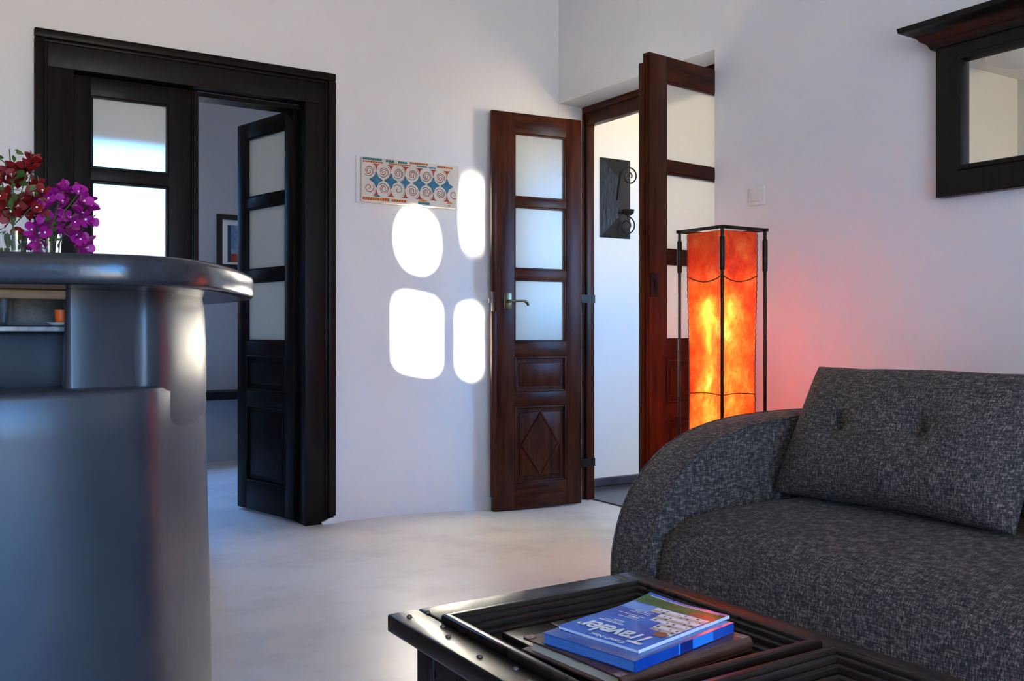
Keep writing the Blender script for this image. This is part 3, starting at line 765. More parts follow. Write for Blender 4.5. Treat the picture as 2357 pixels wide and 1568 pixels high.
def leaf_mesh():
    bm = bmesh.new(); prev = None
    for s, w_ in ((0, 0.02), (0.2, 0.7), (0.45, 1.0), (0.7, 0.72), (0.88, 0.3), (1.0, 0.0)):
        cur = [bm.verts.new((s*0.026, q*w_*0.0085, 0.002*abs(q)*w_ - 0.006*s*s)) for q in (-1, 0, 1)]
        if prev:
            for j in (0, 1): bm.faces.new((prev[j], prev[j+1], cur[j+1], cur[j]))
        prev = cur
    bmesh.ops.remove_doubles(bm, verts=bm.verts, dist=1e-5)
    me = bpy.data.meshes.new('leaf'); bm.to_mesh(me); bm.free(); me.materials.append(leafm)
    for p in me.polygons: p.use_smooth = True
    return me
LEAF = leaf_mesh()
SA, CA = math.sin(math.radians(57.385)), math.cos(math.radians(57.385))
def at_view(r, d): return (SA*r + CA*d, -CA*r + SA*d)     # a spot r to the right and d ahead of the camera foot
def bouquet(label, base, blooms, leaves_, stems, m, nm, cat='flowers'):
    t = thing('bougainvillea_bunch', label, cat, base)
    me = bract_mesh(m, 'flower')
    bm = bmesh.new()
    for q in stems: tube(bm, q, 0.0011, 5)
    obj('stems', bm, stemm, t, smooth=True)
    for p in blooms:
        o = bpy.data.objects.new('flower', me); COL.objects.link(o); o.parent = t
        o.location = Vector(p) - Vector(base)
        out = Vector(p) - Vector(base) - Vector((0, 0, 0.06)); out += Vector((random.uniform(-1, 1), random.uniform(-1, 1), random.uniform(-.6, 1)))*0.05
        o.rotation_euler = out.to_track_quat('Z', 'Y').to_euler(); s = random.uniform(0.75, 1.12); o.scale = (s, s, s)
    for p, sz in leaves_:
        o = bpy.data.objects.new('leaf', LEAF); COL.objects.link(o); o.parent = t
        o.location = Vector(p) - Vector(base); o.rotation_euler = (random.uniform(-1.2, 1.2), random.uniform(-0.6, 1.3), random.uniform(0, 6.28)); o.scale = (sz, sz, sz)
    return t
def pv(u, v, d):   # metres right / up of eye from plan measurements, then to the room
    r = (u-1178.5)/2167*d; x, y = at_view(r, d); return (x, y, 0.9+(766-v)/2167*d)
def scatter(n, spots):
    out = []
    for i in range(n):
        u, v, su, sv = spots[i % len(spots)]
        d = 1.79+random.gauss(0, 0.022)
        out.append(pv(u+random.uniform(-su, su), v+random.uniform(-sv, sv), d))
    return out
bA = (*at_view((38-1178.5)/2167*1.79, 1.79), 1.041)
bB = (*at_view((112-1178.5)/2167*1.79, 1.79), 1.041)
red = scatter(78, [(-25, 440, 30, 40), (15, 430, 22, 30), (40, 405, 14, 22), (55, 440, 30, 28), (28, 480, 40, 26), (70, 470, 22, 22), (92, 458, 12, 16), (35, 505, 36, 18), (-20, 500, 30, 30), (60, 392, 8, 10), (76, 378, 6, 4), (60, 500, 20, 22)])
mag = scatter(70, [(180, 448, 7, 8), (145, 442, 9, 8), (122, 456, 14, 9), (160, 470, 24, 14), (190, 470, 18, 16), (150, 495, 26, 14), (185, 500, 16, 16), (95, 510, 10, 14), (92, 540, 14, 14), (80, 562, 14, 10), (185, 548, 10, 12), (182, 570, 14, 6), (140, 525, 18, 10), (100, 480, 9, 8)])
lvA = [(pv(24+random.uniform(-16, 16), 345+6*k, 1.79+random.gauss(0, .006)), 0.55) for k in range(9)] + \
      [(pv(random.uniform(-20, 90), random.uniform(385, 470), 1.77), random.uniform(0.6, 0.9)) for k in range(20)] + [(pv(random.uniform(0, 60), random.uniform(530, 572), 1.79+random.gauss(0, .012)), 0.8) for k in range(14)]
lvB = [(pv(146, 545, 1.745), 1.25), (pv(150, 552, 1.75), 1.1), (pv(165, 520, 1.75), 0.9), (pv(120, 535, 1.76), 0.9)] + [(pv(random.uniform(90, 170), random.uniform(480, 545), 1.79), 0.7) for k in range(9)]
stA = [[(bA[0]+random.uniform(-.01, .01), bA[1]+random.uniform(-.01, .01), 1.06), tuple(Vector(pv(30, 520, 1.79))), pv(u, v, 1.79)] for u, v in ((22, 345), (0, 400), (60, 400), (80, 380), (-30, 430), (30, 380), (90, 460), (-12, 360))]
stA += [[pv(28, 400, 1.79), pv(24, 370, 1.79), pv(22, 343, 1.79)], [pv(25, 385, 1.79), pv(2, 368, 1.79), pv(-15, 350, 1.79)]]
stB = [[(bB[0]+random.uniform(-.008, .008), bB[1]+random.uniform(-.008, .008), 1.06), tuple(Vector(pv(120, 520, 1.79))), pv(u, v, 1.785)] for u, v in ((180, 448), (145, 440), (190, 490), (95, 510), (150, 490), (185, 560))]
bouquet('red bougainvillea sprays in a glass at the left end of the bar top', bA, red, lvA, stA, redb, 'red')
bouquet('magenta bougainvillea sprays in a glass on the bar top', bB, mag, lvB, stB, magenta, 'magenta')
tumbler('tumbler', 'clear glass tumbler holding the red bougainvillea on the bar top', bA[0], bA[1], 1.0412, 0.022, 0.026, 0.050, 0.0018, glass_m)
tumbler('tumbler', 'clear glass tumbler holding the magenta bougainvillea on the bar top', bB[0], bB[1], 1.0412, 0.020, 0.024, 0.048, 0.0018, glass_m)

# ---------------------------------------------------------------- orange floor lamp
lx0, lx1, ly0, ly1 = 2.512, 2.738, 2.495, 2.722
zt = 1.288
t = thing('floor_lamp', 'glowing orange parchment lamp in a square dark iron stand behind the sofa arm', 'floor lamp', ((lx0+lx1)/2, (ly0+ly1)/2, 0))
for x, y in ((lx0, ly0), (lx1, ly0), (lx0, ly1), (lx1, ly1)):
    bm = bmesh.new(); tube(bm, [(x, y, floor_z(x, y)+0.001), (x, y, zt)], 0.0065, 10); tube(bm, [(x, y, 1.13), (x, y, 1.135), (x, y, 1.25), (x, y, 1.255)], [0.007, 0.010, 0.010, 0.007], 10)
    obj('post', bm, iron, t, smooth=True)
bm = bmesh.new(); k = 0.007
for a, b, c, d in ((lx0-.012, lx1+.012, ly0-k, ly0+k), (lx0-.012, lx1+.012, ly1-k, ly1+k), (lx0-k, lx0+k, ly0-.012, ly1+.012), (lx1-k, lx1+k, ly0-.012, ly1+.012)):
    box(bm, a, b, c, d, zt-0.004, zt+0.008, 0.002)
for a, b, c, d in ((lx0, lx1, ly0-k, ly0+k), (lx0, lx1, ly1-k, ly1+k), (lx0-k, lx0+k, ly0, ly1), (lx1-k, lx1+k, ly0, ly1)):
    box(bm, a, b, c, d, 0.10, 0.112, 0.002)
obj('iron_frame', bm, iron, t, smooth=True)
cx, cy = (lx0+lx1)/2-0.004, (ly0+ly1)/2-0.004
def shade_half(z):      # half width of the shade at height z
    s = (z-0.2)/(zt-0.2)
    return 0.084 + 0.006*s + 0.0015*math.sin(s*9)
bm = bmesh.new(); rings = []
nz = 60; ns = 14
for j in range(nz+1):
    z = 0.16 + (zt-0.006-0.16)*j/nz; h = shade_half(z); ring = []
    for side in range(4):
        for k in range(ns):
            s = -1+2*k/ns
            sag = 0.006*(1-s*s)*(1 + 0.4*math.sin(z*14+side))
            x, y = {0: (s*h, -h+sag), 1: (h-sag, s*h), 2: (-s*h, h-sag), 3: (-h+sag, -s*h)}[side]
            wv = 0.0015*noise.noise(Vector((x*30, y*30, z*25)))
            ring.append(bm.verts.new((cx+x+wv, cy+y+wv, z)))
    rings.append(ring)
n = 4*ns
for a, b in zip(rings, rings[1:]):
    for k in range(n): bm.faces.new((a[k], a[(k+1) % n], b[(k+1) % n], b[k]))
sh = obj('lamp_shade', bm, parchment, t, smooth=60)
seam_m = mat('shade_seam', (0.10, 0.03, 0.012), 0.7)
bm = bmesh.new()
for zc, sag_z in ((1.115, 0.024), (0.665, -0.006)):
    for side in range(4):
        pts = []
        for k in range(15):
            s = -1+2*k/14; z = zc - sag_z*(1-s*s); h = shade_half(z)+0.0012; sag = 0.006*(1-s*s)
            x, y = {0: (s*h, -h+sag), 1: (h-sag, s*h), 2: (-s*h, h-sag), 3: (-h+sag, -s*h)}[side]
            pts.append((cx+x, cy+y, z + 0.0012*(k % 2)))
        tube(bm, pts, 0.0022, 6)
for sxn, syn in ((1, -1), (-1, 1), (-1, -1), (1, 1)):
    pts = []
    for j in range(91):
        z = 0.16+(zt-0.01-0.16)*j/90; h = shade_half(z)+0.0008+0.0012*(j % 2); pts.append((cx+sxn*h, cy+syn*h, z))
    tube(bm, pts, 0.0016, 5)
obj('stitching', bm, seam_m, sh, smooth=True)
BULB = (cx-0.056, cy-0.012, 0.995)
bm = bmesh.new(); bmesh.ops.create_uvsphere(bm, u_segments=20, v_segments=14, radius=0.019); bmesh.ops.translate(bm, vec=BULB, verts=bm.verts)
tube(bm, [(BULB[0], BULB[1], BULB[2]-0.02), (BULB[0], BULB[1], BULB[2]-0.06)], 0.013, 12)
tube(bm, [(BULB[0], BULB[1], BULB[2]-0.06), (cx, cy, 0.11)], 0.005, 8)
obj('bulb', bm, mat('bulb_glow', (1, 0.8, 0.5), 0.5, emit=(1.0, 0.78, 0.48), estr=72), t, smooth=True)
for z in (0.62,):
    bm = bmesh.new(); bmesh.ops.create_uvsphere(bm, u_segments=16, v_segments=10, radius=0.018); bmesh.ops.translate(bm, vec=(cx+0.02, cy-0.01, 0.50), verts=bm.verts)
    obj('bulb', bm, mat('dim_bulb_glow', (1, 0.7, 0.4), 0.5, emit=(1.0, 0.45, 0.18), estr=3), t, smooth=True)

# ---------------------------------------------------------------- sofa and cushions
t = thing('sofa', 'charcoal melange fabric sofa with a curved sloping arm beside the coffee table', 'sofa', (2.2, 0.8, 0))
armp = [(1.74, 0.03), (1.70, 0.08), (1.680, 0.16), (1.674, 0.25), (1.690, 0.335), (1.722, 0.42), (1.785, 0.503), (1.885, 0.576), (2.02, 0.622), (2.17, 0.642), (2.35, 0.650), (2.6, 0.648), (2.84, 0.640), (2.88, 0.62), (2.89, 0.56), (2.89, 0.03)]
armp = smooth_pts(armp, 2)
ARM0, ARM1 = 1.942, 2.10
def loft_x(bm, prof, ys):
    """profile (x,z) swept along y; ys list of (y, inset)"""
    n = len(prof); V = [Vector(p) for p in prof]
    area = sum(V[i].x*V[(i+1) % n].y - V[(i+1) % n].x*V[i].y for i in range(n)); s = 1 if area > 0 else -1
    N = []
    for i in range(n):
        d = (V[(i+1) % n]-V[i-1]).normalized(); N.append(Vector((-d.y, d.x))*s)
    rings = [[bm.verts.new((V[i].x+N[i].x*ins, y, V[i].y+N[i].y*ins)) for i in range(n)] for y, ins in ys]
    for a, b in zip(rings, rings[1:]):
        for k in range(n): bm.faces.new((a[k], a[(k+1) % n], b[(k+1) % n], b[k]))
    bm.faces.new(rings[0]); bm.faces.new(rings[-1][::-1])
bm = bmesh.new(); loft_x(bm, armp, [(ARM0, 0.010), (ARM0+0.003, 0.003), (ARM0+0.012, 0.0), (ARM0+0.06, -0.004), (ARM1-0.06, -0.004), (ARM1-0.012, 0.0), (ARM1-0.003, 0.003), (ARM1, 0.010)])
a = obj('arm', bm, fabric, t, smooth=50)
bm = bmesh.new()
ap = [p for p in armp if p[1] > 0.04 and p[0] < 2.86]
for y in (ARM0+0.002, ARM1-0.002): tube(bm, [(p[0]+0.001, y, p[1]-0.001) for p in ap], 0.0028, 6)
obj('piping', bm, fabric, a, smooth=True)
seatp = smooth_pts([(1.74, 0.06), (1.700, 0.10), (1.684, 0.18), (1.684, 0.26), (1.705, 0.345), (1.76, 0.392), (1.86, 0.412), (2.0, 0.420), (2.2, 0.420), (2.6, 0.415), (2.6, 0.06)], 2)
bm = bmesh.new(); loft_x(bm, seatp, [(-0.85, 0.03), (-0.84, 0.01), (-0.80, 0.0), (0.5, -0.006), (1.85, 0.0), (1.915, 0.012), (1.932, 0.024), (1.938, 0.04)])
obj('seat', bm, fabric, t, smooth=50)
bm = bmesh.new()
loft_x(bm, smooth_pts([(2.50, 0.05), (2.42, 0.42), (2.47, 0.60), (2.52, 0.635), (2.6, 0.645), (2.8, 0.645), (2.86, 0.62), (2.88, 0.5), (2.88, 0.05)], 2), [(-0.95, 0.02), (-0.93, 0), (1.93, 0), (1.941, 0.01)])
obj('backrest', bm, fabric, t, smooth=50)
bm = bmesh.new(); loft_x(bm, armp, [(-1.02, 0.010), (-1.01, 0.0), (-0.87, 0.0), (-0.86, 0.01)]); obj('arm', bm, fabric, t, smooth=50)
for x in (1.76, 2.8):
    for y in (-0.94, 2.02):
        bm = bmesh.new(); box(bm, x, x+0.06, y-0.03, y+0.03, 0.0, 0.055, 0.004); obj('foot', bm, black_wood, t)

def cushion(name, label, p_bl, p_br, p_tl, W_, H_, T_, tufts, group=None, seed=1):
    """p_bl bottom left seam corner, frame from p_bl->p_br and p_bl->p_tl"""
    U = (Vector(p_br)-Vector(p_bl)).normalized(); V_ = (Vector(p_tl)-Vector(p_bl)); V_ = (V_-U*V_.dot(U)).normalized(); Nn = U.cross(V_).normalized()
    if Nn.x > 0: Nn = -Nn
    c = Vector(p_bl) + U*W_/2 + V_*H_/2
    t = thing(name, label, 'cushion', tuple(c - Vector((0, 0, H_/2))), 0, group)
    bm = bmesh.new(); nu, nv = 72, 48
    def pt(i, j, side):
        u = -1+2*i/nu; v = -1+2*j/nv
        # more samples near border
        u = math.sin(u*PI/2); v = math.sin(v*PI/2)
        e_ = (max(0, 1-abs(u)**2.8)**0.5)*(max(0, 1-abs(v)**2.8)**0.5)
        th_ = T_*0.5*e_
        # edges bow inwards slightly, corners stay out
        bu = u*(1-0.030*(1-v*v)); bv = v*(1-0.045*(1-u*u)) + 0.035*noise.noise(Vector((u*3.2, 7.3*seed, 0.2)))*max(0, abs(v)-0.4)/0.6*(1-u*u)
        if side > 0:
            for tu, tv in tufts:
                du, dv = (u-tu)*W_/2, (v-tv)*H_/2; d2 = du*du+dv*dv
                th_ -= 0.034*math.exp(-d2/0.00055) + 0.020*math.exp(-d2/0.004)
                # crease radiating sideways
                th_ -= 0.008*math.exp(-(dv+0.15*abs(du))**2/0.00008)*math.exp(-du*du/0.0022)
            th_ += 0.005*noise.noise(Vector((u*2.5+seed, v*2.0, 0.3)))*e_ + 0.0016*noise.noise(Vector((u*9, v*7, 1.3*seed)))*e_
            th_ = max(th_, 0.0)
        return c + U*bu*W_/2 + V_*bv*H_/2 + Nn*side*th_
    F = [[bm.verts.new(pt(i, j, 1)) for j in range(nv+1)] for i in range(nu+1)]
    B = [[F[i][j] if i in (0, nu) or j in (0, nv) else bm.verts.new(pt(i, j, -1)) for j in range(nv+1)] for i in range(nu+1)]
    for i in range(nu):
        for j in range(nv):
            bm.faces.new((F[i][j], F[i+1][j], F[i+1][j+1], F[i][j+1]))
            bm.faces.new((B[i][j], B[i][j+1], B[i+1][j+1], B[i+1][j]))
    obj('cushion_body', bm, fabric, t, smooth=80)
    for tu, tv in tufts:
        p = c + U*tu*W_/2 + V_*tv*H_/2 + Nn*(T_*0.5*(1-abs(tu)**3.2)**0.5*(1-abs(tv)**3.2)**0.5-0.052)
        bm = bmesh.new(); bmesh.ops.create_uvsphere(bm, u_segments=12, v_segments=8, radius=0.007); bmesh.ops.translate(bm, vec=p, verts=bm.verts)
        obj('button', bm, fabric, t, smooth=True)
    return t
cushion('back_cushion', 'buttoned charcoal back cushion leaning beside the curved sofa arm', (2.150, 1.925, 0.432), (2.150, 1.20, 0.432), (2.352, 1.925, 0.80), 0.72, 0.415, 0.20,
        [(-0.48, -0.02), (0.24, 0.02)], group=None, seed=1)
cushion('back_cushion', 'charcoal back cushion at the right edge, next along the sofa', (2.165, 1.185, 0.432), (2.165, 0.46, 0.432), (2.367, 1.185, 0.80), 0.71, 0.415, 0.17,
        [(-0.36, 0.18), (0.36, 0.18)], seed=2)

# ---------------------------------------------------------------- coffee table made from an old panelled door
TZ = 0.36
t = thing('coffee_table', 'dark coffee table made from an old panelled door with raised mouldings', 'coffee table', (1.07, 1.0, 0))
tx0, tx1, ty0, ty1 = 0.772, 1.383, 0.34, 1.652
sL, sR, eT = 0.066, 0.066, 0.098
P1 = (tx0+sL, tx1-sR, 1.072, ty1-eT); P2 = (tx0+sL, tx1-sR, 0.42, 1.048)
zb = TZ-0.034
for nm, a, b, c, d, mm in (('stile', tx0, tx0+sL, ty0, ty1, tablew['y']), ('stile', tx1-sR, tx1, ty0, ty1, tablew['y']), ('top_rail', tx0+sL, tx1-sR, ty1-eT, ty1, tablew['x']),
                           ('top_rail', tx0+sL, tx1-sR, P2[3], P1[2], tablew['x']), ('top_rail', tx0+sL, tx1-sR, ty0, P2[2], tablew['x'])):
    bm = bmesh.new(); box(bm, a, b, c, d, zb, TZ, 0.005, seg=3); obj(nm, bm, mm, t, smooth=50)
for (a, b, c, d) in (P1, P2):
    bm = bmesh.new()
    # stepped moulding frame standing proud of the top and stepping down to the panel
    k = 0.0
    for w_, zl, zh in ((0.018, TZ-0.001, TZ+0.014), (0.010, TZ-0.02, TZ+0.007), (0.011, TZ-0.03, TZ-0.003), (0.016, TZ-0.033, TZ-0.014)):
        a2, b2, c2, d2 = a+k, b-k, c+k, d-k
        e_ = 0.004
        prof_ = [(0, zl), (0, zh-e_), (e_*0.4, zh-e_*0.4), (e_, zh), (w_-e_, zh), (w_-e_*0.4, zh-e_*0.4), (w_, zh-e_), (w_, zl)]
        RG = [[bm.verts.new(v) for v in ((a2+o_, c2+o_, z_), (b2-o_, c2+o_, z_), (b2-o_, d2-o_, z_), (a2+o_, d2-o_, z_))] for o_, z_ in prof_]
        for g1, g2 in zip(RG, RG[1:]+RG[:1]):
            for q in range(4): bm.faces.new((g1[q], g1[(q+1) % 4], g2[(q+1) % 4], g2[q]))
        k += w_
    obj('moulding', bm, tablew['x'], t, smooth=50)
    bm = bmesh.new(); k -= 0.004
    box(bm, a+k, b-k, c+k, d-k, TZ-0.034, TZ-0.022)
    a3, b3, c3, d3 = a+k+0.03, b-k-0.03, c+k+0.03, d-k-0.03
    # raised field made of three boards with chamfered edge
    bw = (b3-a3)/3
    for i in range(3):
        box(bm, a3+bw*i+0.0008, a3+bw*(i+1)-0.0008, c3, d3, TZ-0.028, TZ-0.012, 0.0025)
    obj('sunk_panel', bm, tablew['y'], t, smooth=50)
nails = [(0.800, 1.612), (0.842, 1.618), (0.825, 1.525), (0.806, 1.470), (0.800, 1.35), (0.82, 1.27), (0.806, 1.21)]
nail_m = mat('worn_nail', (0.16, 0.13, 0.11), 0.4, metal=0.8)
for x, y in nails:
    bm = bmesh.new(); lathe(bm, [(0.0055, -0.001), (0.0052, 0.0015), (0.0032, 0.0034), (0, 0.0040)], (x, y, TZ), 12)
    obj('nail_head', bm, nail_m, t, smooth=True)
for a, b, c, d in ((0.815, 1.345, ty1-0.075, ty1-0.05), (0.815, 0.84, ty0+0.05, ty1-0.05), (1.32, 1.345, ty0+0.05, ty1-0.05), (0.815, 1.345, ty0+0.05, ty0+0.075)):
    bm = bmesh.new(); box(bm, a, b, c, d, 0.24, zb-0.0005, 0.002); obj('apron', bm, tablew['x'], t)
for x in (0.812, 1.285):
    for y in (ty0+0.047, ty1-0.112):
        bm = bmesh.new(); box(bm, x, x+0.065, y, y+0.065, 0.0, zb-0.001, 0.003); obj('leg', bm, tablew['z'], t)

# ---------------------------------------------------------------- leather album and magazines on the table
ZP = TZ-0.012
def frame(near, ang, z): return Matrix.Translation((near[0], near[1], z)) @ Matrix.Rotation(ang, 4, 'Z')
# local frames: +x runs along the spine (image: right and away), +y runs to the image left
MA = frame((0.926, 1.130), math.radians(5), ZP)
t = thing('leather_album', 'brown leather album with cream pages lying under the magazines', 'album', (0.98, 1.2, ZP))
Lx, Ly = 0.305, 0.24
def warp_plate(bm, x0, x1, y0, y1, z0, th, fz, M, mi=0, n=14, my=10):
    T = [[bm.verts.new(M @ Vector((x0+(x1-x0)*i/n, y0+(y1-y0)*j/my, z0+th+fz(i/n, j/my)))) for j in range(my+1)] for i in range(n+1)]
    Bt = [[bm.verts.new(M @ Vector((x0+(x1-x0)*i/n, y0+(y1-y0)*j/my, z0+fz(i/n, j/my)))) for j in range(my+1)] for i in range(n+1)]
    fs = []
    for i in range(n):
        for j in range(my):
            fs.append(bm.faces.new((T[i][j], T[i+1][j], T[i+1][j+1], T[i][j+1]))); fs.append(bm.faces.new((Bt[i][j], Bt[i][j+1], Bt[i+1][j+1], Bt[i+1][j])))
    for i in range(n):
        fs.append(bm.faces.new((T[i][0], Bt[i][0], Bt[i+1][0], T[i+1][0]))); fs.append(bm.faces.new((T[i][my], T[i+1][my], Bt[i+1][my], Bt[i][my])))
    for j in range(my):
        fs.append(bm.faces.new((T[0][j], T[0][j+1], Bt[0][j+1], Bt[0][j]))); fs.append(bm.faces.new((T[n][j], Bt[n][j], Bt[n][j+1], T[n][j+1])))
    for f in fs: f.material_index = mi
flat = lambda i, j: 0.0
bm = bmesh.new(); warp_plate(bm, -0.01, Lx, -0.005, Ly, 0.0005, 0.003, flat, MA)
obj('lower_cover', bm, leather, t, smooth=50)
bm = bmesh.new(); warp_plate(bm, 0.0, Lx-0.012, 0.010, Ly-0.018, 0.0038, 0.0155, lambda i, j: -0.004*math.sin(j*PI)*(i < 0.02) + 0.0012*math.sin(j*23)*(i < 0.2), MA, n=20, my=40)
obj('pages', bm, paper, t, smooth=50)
bm = bmesh.new(); warp_plate(bm, -0.006, Lx, 0.0, Ly, 0.0205, 0.003, lambda i, j: -0.002*(1-i)*abs(2*j-1), MA)
obj('upper_cover', bm, leather, t, smooth=50)
bm = bmesh.new()   # rounded spine along local y = -0.0
pts = []
for k in range(9):
    a = -PI/2 - PI*k/8; pts.append((0.006+0.010*math.cos(a)-0.004, 0.012+0.0118*math.sin(a)))
prism(bm, [(y, z) for y, z in pts], 'x', -0.008, Lx, M=MA)
obj('spine', bm, leather, t, smooth=50)
for x, y in ((Lx-0.012, 0.006), (-0.002, 0.006), (0.0, Ly-0.008)):
    bm = bmesh.new(); warp_plate(bm, x-0.006, x+0.012, y-0.006, y+0.008, 0.0224, 0.0016, flat, MA, n=3, my=3)
    obj('worn_corner', bm, worn, t)

blue_c = mat('blue_cover', (0.012, 0.10, 0.50), 0.25, var=(0.008, 0.05, 0.32), nscale=9, coat=0.6)
white_c = mat('white_page_edge', (0.75, 0.78, 0.82), 0.5, var=(0.55, 0.6, 0.7), scale=(1, 1, 60), nscale=20)
cyan_c = mat('light_blue_print', (0.03, 0.30, 0.85), 0.3, coat=0.5)
navy_c = mat('navy_print', (0.008, 0.03, 0.20), 0.3, coat=0.5)
ZM2 = ZP+0.0240
M2 = frame((0.948, 1.128), math.radians(12.0), ZM2)
t = thing('thick_magazine', 'thick blue paperback guide lying between the album and the top magazine', 'book', (1.0, 1.2, ZM2))
bx, by, bt = 0.280, 0.198, 0.0175
bm = bmesh.new(); warp_plate(bm, 0.002, bx-0.002, 0.002, by-0.004, 0.0006, bt-0.0012, flat, M2); obj('pages', bm, mat('blue_page_edge', (0.10, 0.25, 0.55), 0.5, var=(0.03, 0.12, 0.42), scale=(1, 1, 60), nscale=20), t)
bm = bmesh.new(); warp_plate(bm, 0, bx, 0, by, bt-0.0006, 0.0007, flat, M2); warp_plate(bm, 0, bx, 0, by, 0.0, 0.0007, flat, M2); warp_plate(bm, 0, bx, -0.0007, 0.0, 0, bt, flat, M2)
warp_plate(bm, 0.115, 0.119, -0.0012, -0.0006, 0.0, bt, flat, M2, mi=1, n=1, my=1); warp_plate(bm, 0.155, 0.215, -0.0012, -0.0006, 0.001, bt-0.001, flat, M2, mi=1, n=1, my=1)
warp_plate(bm, 0.12, 0.154, -0.0012, -0.0006, 0.0, bt, flat, M2, mi=2, n=1, my=1)
obj('cover', bm, [blue_c, cyan_c, navy_c], t)

ZM1 = ZM2+bt+0.0004
M1 = frame((0.976, 1.152), math.radians(12), ZM1)
t = thing('magazine', 'glossy travel magazine with a blue sea cover and upside-down white title, topmost of the pile', 'magazine', (1.0, 1.2, ZM1))
mx, my_, mt = 0.262, 0.174, 0.0050
curl = lambda i, j: 0.0075*max(0, (i-0.55)/0.45)**2*max(0, (j-0.45)/0.55)**1.5 + 0.003*(1-i)*max(0, j-0.7)
bm = bmesh.new(); warp_plate(bm, 0.001, mx-0.001, 0.001, my_-0.002, 0.0, mt, curl, M1, n=24, my=18); obj('pages', bm, white_c, t, smooth=50)
sea = bpy.data.materials.new('sea_print'); sea.use_nodes = True; _t = sea.node_tree; _b = _t.nodes['Principled BSDF']
_b.inputs['Roughness'].default_value = 0.38; _b.inputs['Coat Weight'].default_value = 0.15
_n = _t.nodes.new('ShaderNodeTexNoise'); _n.inputs['Scale'].default_value = 12
_r = _t.nodes.new('ShaderNodeValToRGB'); _r.color_ramp.elements[0].color = (0.006, 0.075, 0.48, 1); _r.color_ramp.elements[1].color = (0.02, 0.24, 0.80, 1)
_r.color_ramp.elements[0].position = 0.35; _r.color_ramp.elements[1].position = 0.7
_c = _t.nodes.new('ShaderNodeTexCoord'); _t.links.new(_c.outputs['Object'], _n.inputs[0]); _t.links.new(_n.outputs[0], _r.inputs[0]); _t.links.new(_r.outputs[0], _b.inputs['Base Color'])
MC = [sea, mat('green_print', (0.05, 0.22, 0.02), 0.45, var=(0.02, 0.09, 0.02), nscale=30, coat=0.1), mat('cream_print', (0.72, 0.62, 0.50), 0.45, var=(0.50, 0.42, 0.38), nscale=60, coat=0.1),
      mat('brick_print', (0.32, 0.10, 0.04), 0.45, coat=0.1), mat('white_print', (0.85, 0.88, 0.92), 0.45, coat=0.1), mat('dark_print', (0.05, 0.04, 0.05), 0.3), mat('haze_print', (0.16, 0.36, 0.80), 0.45, coat=0.1)]
bm = bmesh.new(); warp_plate(bm, 0, mx, 0, my_, mt, 0.0004, curl, M1, n=24, my=18); warp_plate(bm, -0.0003, mx, -0.0006, 0.0, 0, mt+0.0004, flat, M1, mi=4)
def patch(pts, mi, lift):   # polygon on the cover: (x along spine, y to fore edge)
    f = bm.faces.new([bm.verts.new(M1 @ Vector((x, y, mt+0.0004+lift+curl(x/mx, y/my_)))) for x, y in pts]); f.material_index = mi
def quadgrid(x0, x1, y0, y1, mi, lift, n=8):
    for i in range(n):
        for j in range(n):
            xa, xb = x0+(x1-x0)*i/n, x0+(x1-x0)*(i+1)/n; ya, yb = y0+(y1-y0)*j/n, y0+(y1-y0)*(j+1)/n
            patch([(xa, ya), (xb, ya), (xb, yb), (xa, yb)], mi, lift)
quadgrid(0.210, 0.2515, 0.0005, my_-0.001, 1, 0.0002); quadgrid(0.185, 0.212, 0.09, my_-0.04, 6, 0.0001, 4); quadgrid(0.17, 0.205, my_-0.06, my_-0.001, 6, 0.0001, 4)
quadgrid(0.195, 0.232, 0.0005, 0.055, 3, 0.0003, 4)
for i in range(9):     # cliffside houses on the cover picture
    xx = 0.085+0.0135*i; y1_ = 0.028+0.010*i + 0.008*((i*5) % 3)
    quadgrid(xx, xx+0.014, 0.004, min(y1_, 0.125), 2 if i % 2 else 4, 0.0003+0.00002*i, 3)
    for j in range(int(y1_/0.013)):
        a_ = 0.008+0.013*j
        hw_ = 0.003+0.004*((i*3+j*7) % 4)/3
        if (i*2+j) % 3: patch([(xx+0.003, a_), (xx+0.003+hw_, a_), (xx+0.003+hw_, a_+hw_*0.8), (xx+0.003, a_+hw_*0.8)], 5 if (i+j) % 4 else 3, 0.00075)  # dark window marks printed on the houses
patch([(0.072, 0.012), (0.090, 0.006), (0.100, 0.020), (0.092, 0.034), (0.076, 0.030)], 3, 0.0009)
obj('cover', bm, MC, t)
white_t = MATS['white_print']; pink_t = mat('pink_print', (0.75, 0.35, 0.6), 0.3)
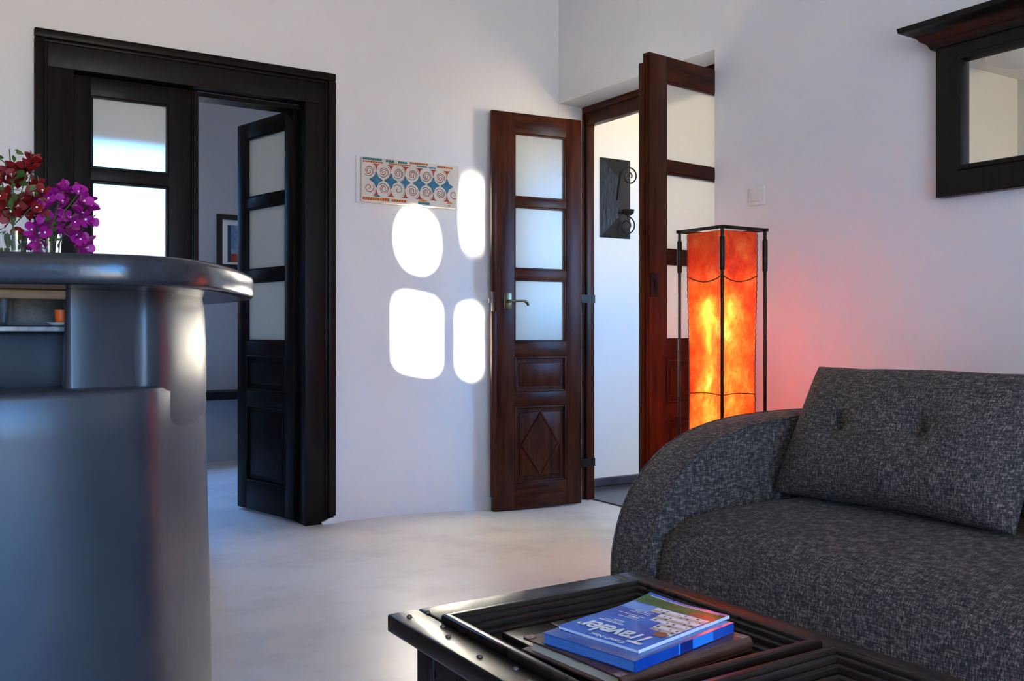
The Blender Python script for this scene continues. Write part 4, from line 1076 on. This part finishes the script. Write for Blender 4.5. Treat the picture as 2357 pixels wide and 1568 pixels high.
def text_on(body, x, y, size, m, xs=1.0, shear=0.0, name='title', extra=0.0, vertical=False, off=0.0):
    """lettering on the cover. reader's x runs along local +y, reader's up runs along local -x; origin = left end of the baseline"""
    cu = bpy.data.curves.new('lettering', 'FONT'); cu.body = body; cu.size = size; cu.space_character = 0.92; cu.shear = shear; cu.extrude = 0.0; cu.offset = off
    tmp = bpy.data.objects.new('lettering', cu); COL.objects.link(tmp)
    dg = bpy.context.evaluated_depsgraph_get(); me = bpy.data.meshes.new_from_object(tmp.evaluated_get(dg))
    bpy.data.objects.remove(tmp); bpy.data.curves.remove(cu)
    b2 = bmesh.new(); b2.from_mesh(me); bpy.data.meshes.remove(me)
    for v in b2.verts:
        rx, ry = v.co.x*xs, v.co.y
        lx, ly = x-ry, y+rx
        v.co = M1 @ Vector((lx, ly, mt+0.0004+0.0011+extra+curl(max(0, min(1, lx/mx)), max(0, min(1, ly/my_)))))
    return b2
b2 = text_on('Traveler', 0.064, 0.009, 0.066, white_t, xs=0.72, shear=0.10, off=0.0016); obj('title', b2, white_t, t)
b2 = text_on('Condé Nast', 0.0135, 0.036, 0.0150, white_t, xs=1.05, off=0.0004); obj('subtitle', b2, white_t, t)
def strokes(rows_, m):     # the small cover lines are too small to read: short strokes of print
    bm = bmesh.new(); rnd = random.Random(3)
    for x, y0_, y1_, hh in rows_:
        y = y0_
        while y < y1_:
            w_ = rnd.uniform(0.5, 1.0)*hh
            q = [(x, y), (x, y+w_), (x+hh*0.8, y+w_), (x+hh*0.8, y)]
            bm.faces.new([bm.verts.new(M1 @ Vector((a_, b_, mt+0.0016+curl(a_/mx, b_/my_)))) for a_, b_ in q]); y += w_+0.0012
    return bm
obj('cover_lines', strokes([(0.078, 0.096, 0.150, 0.007), (0.087, 0.104, 0.140, 0.004), (0.094, 0.106, 0.128, 0.006), (0.120, 0.092, 0.140, 0.004), (0.127, 0.100, 0.124, 0.008), (0.138, 0.094, 0.150, 0.004),
    (0.155, 0.095, 0.140, 0.0035), (0.162, 0.100, 0.134, 0.005), (0.170, 0.098, 0.138, 0.003)], white_t), white_t, t)
obj('footer_line', strokes([(0.246, 0.012, 0.160, 0.0042)], white_t), white_t, t)
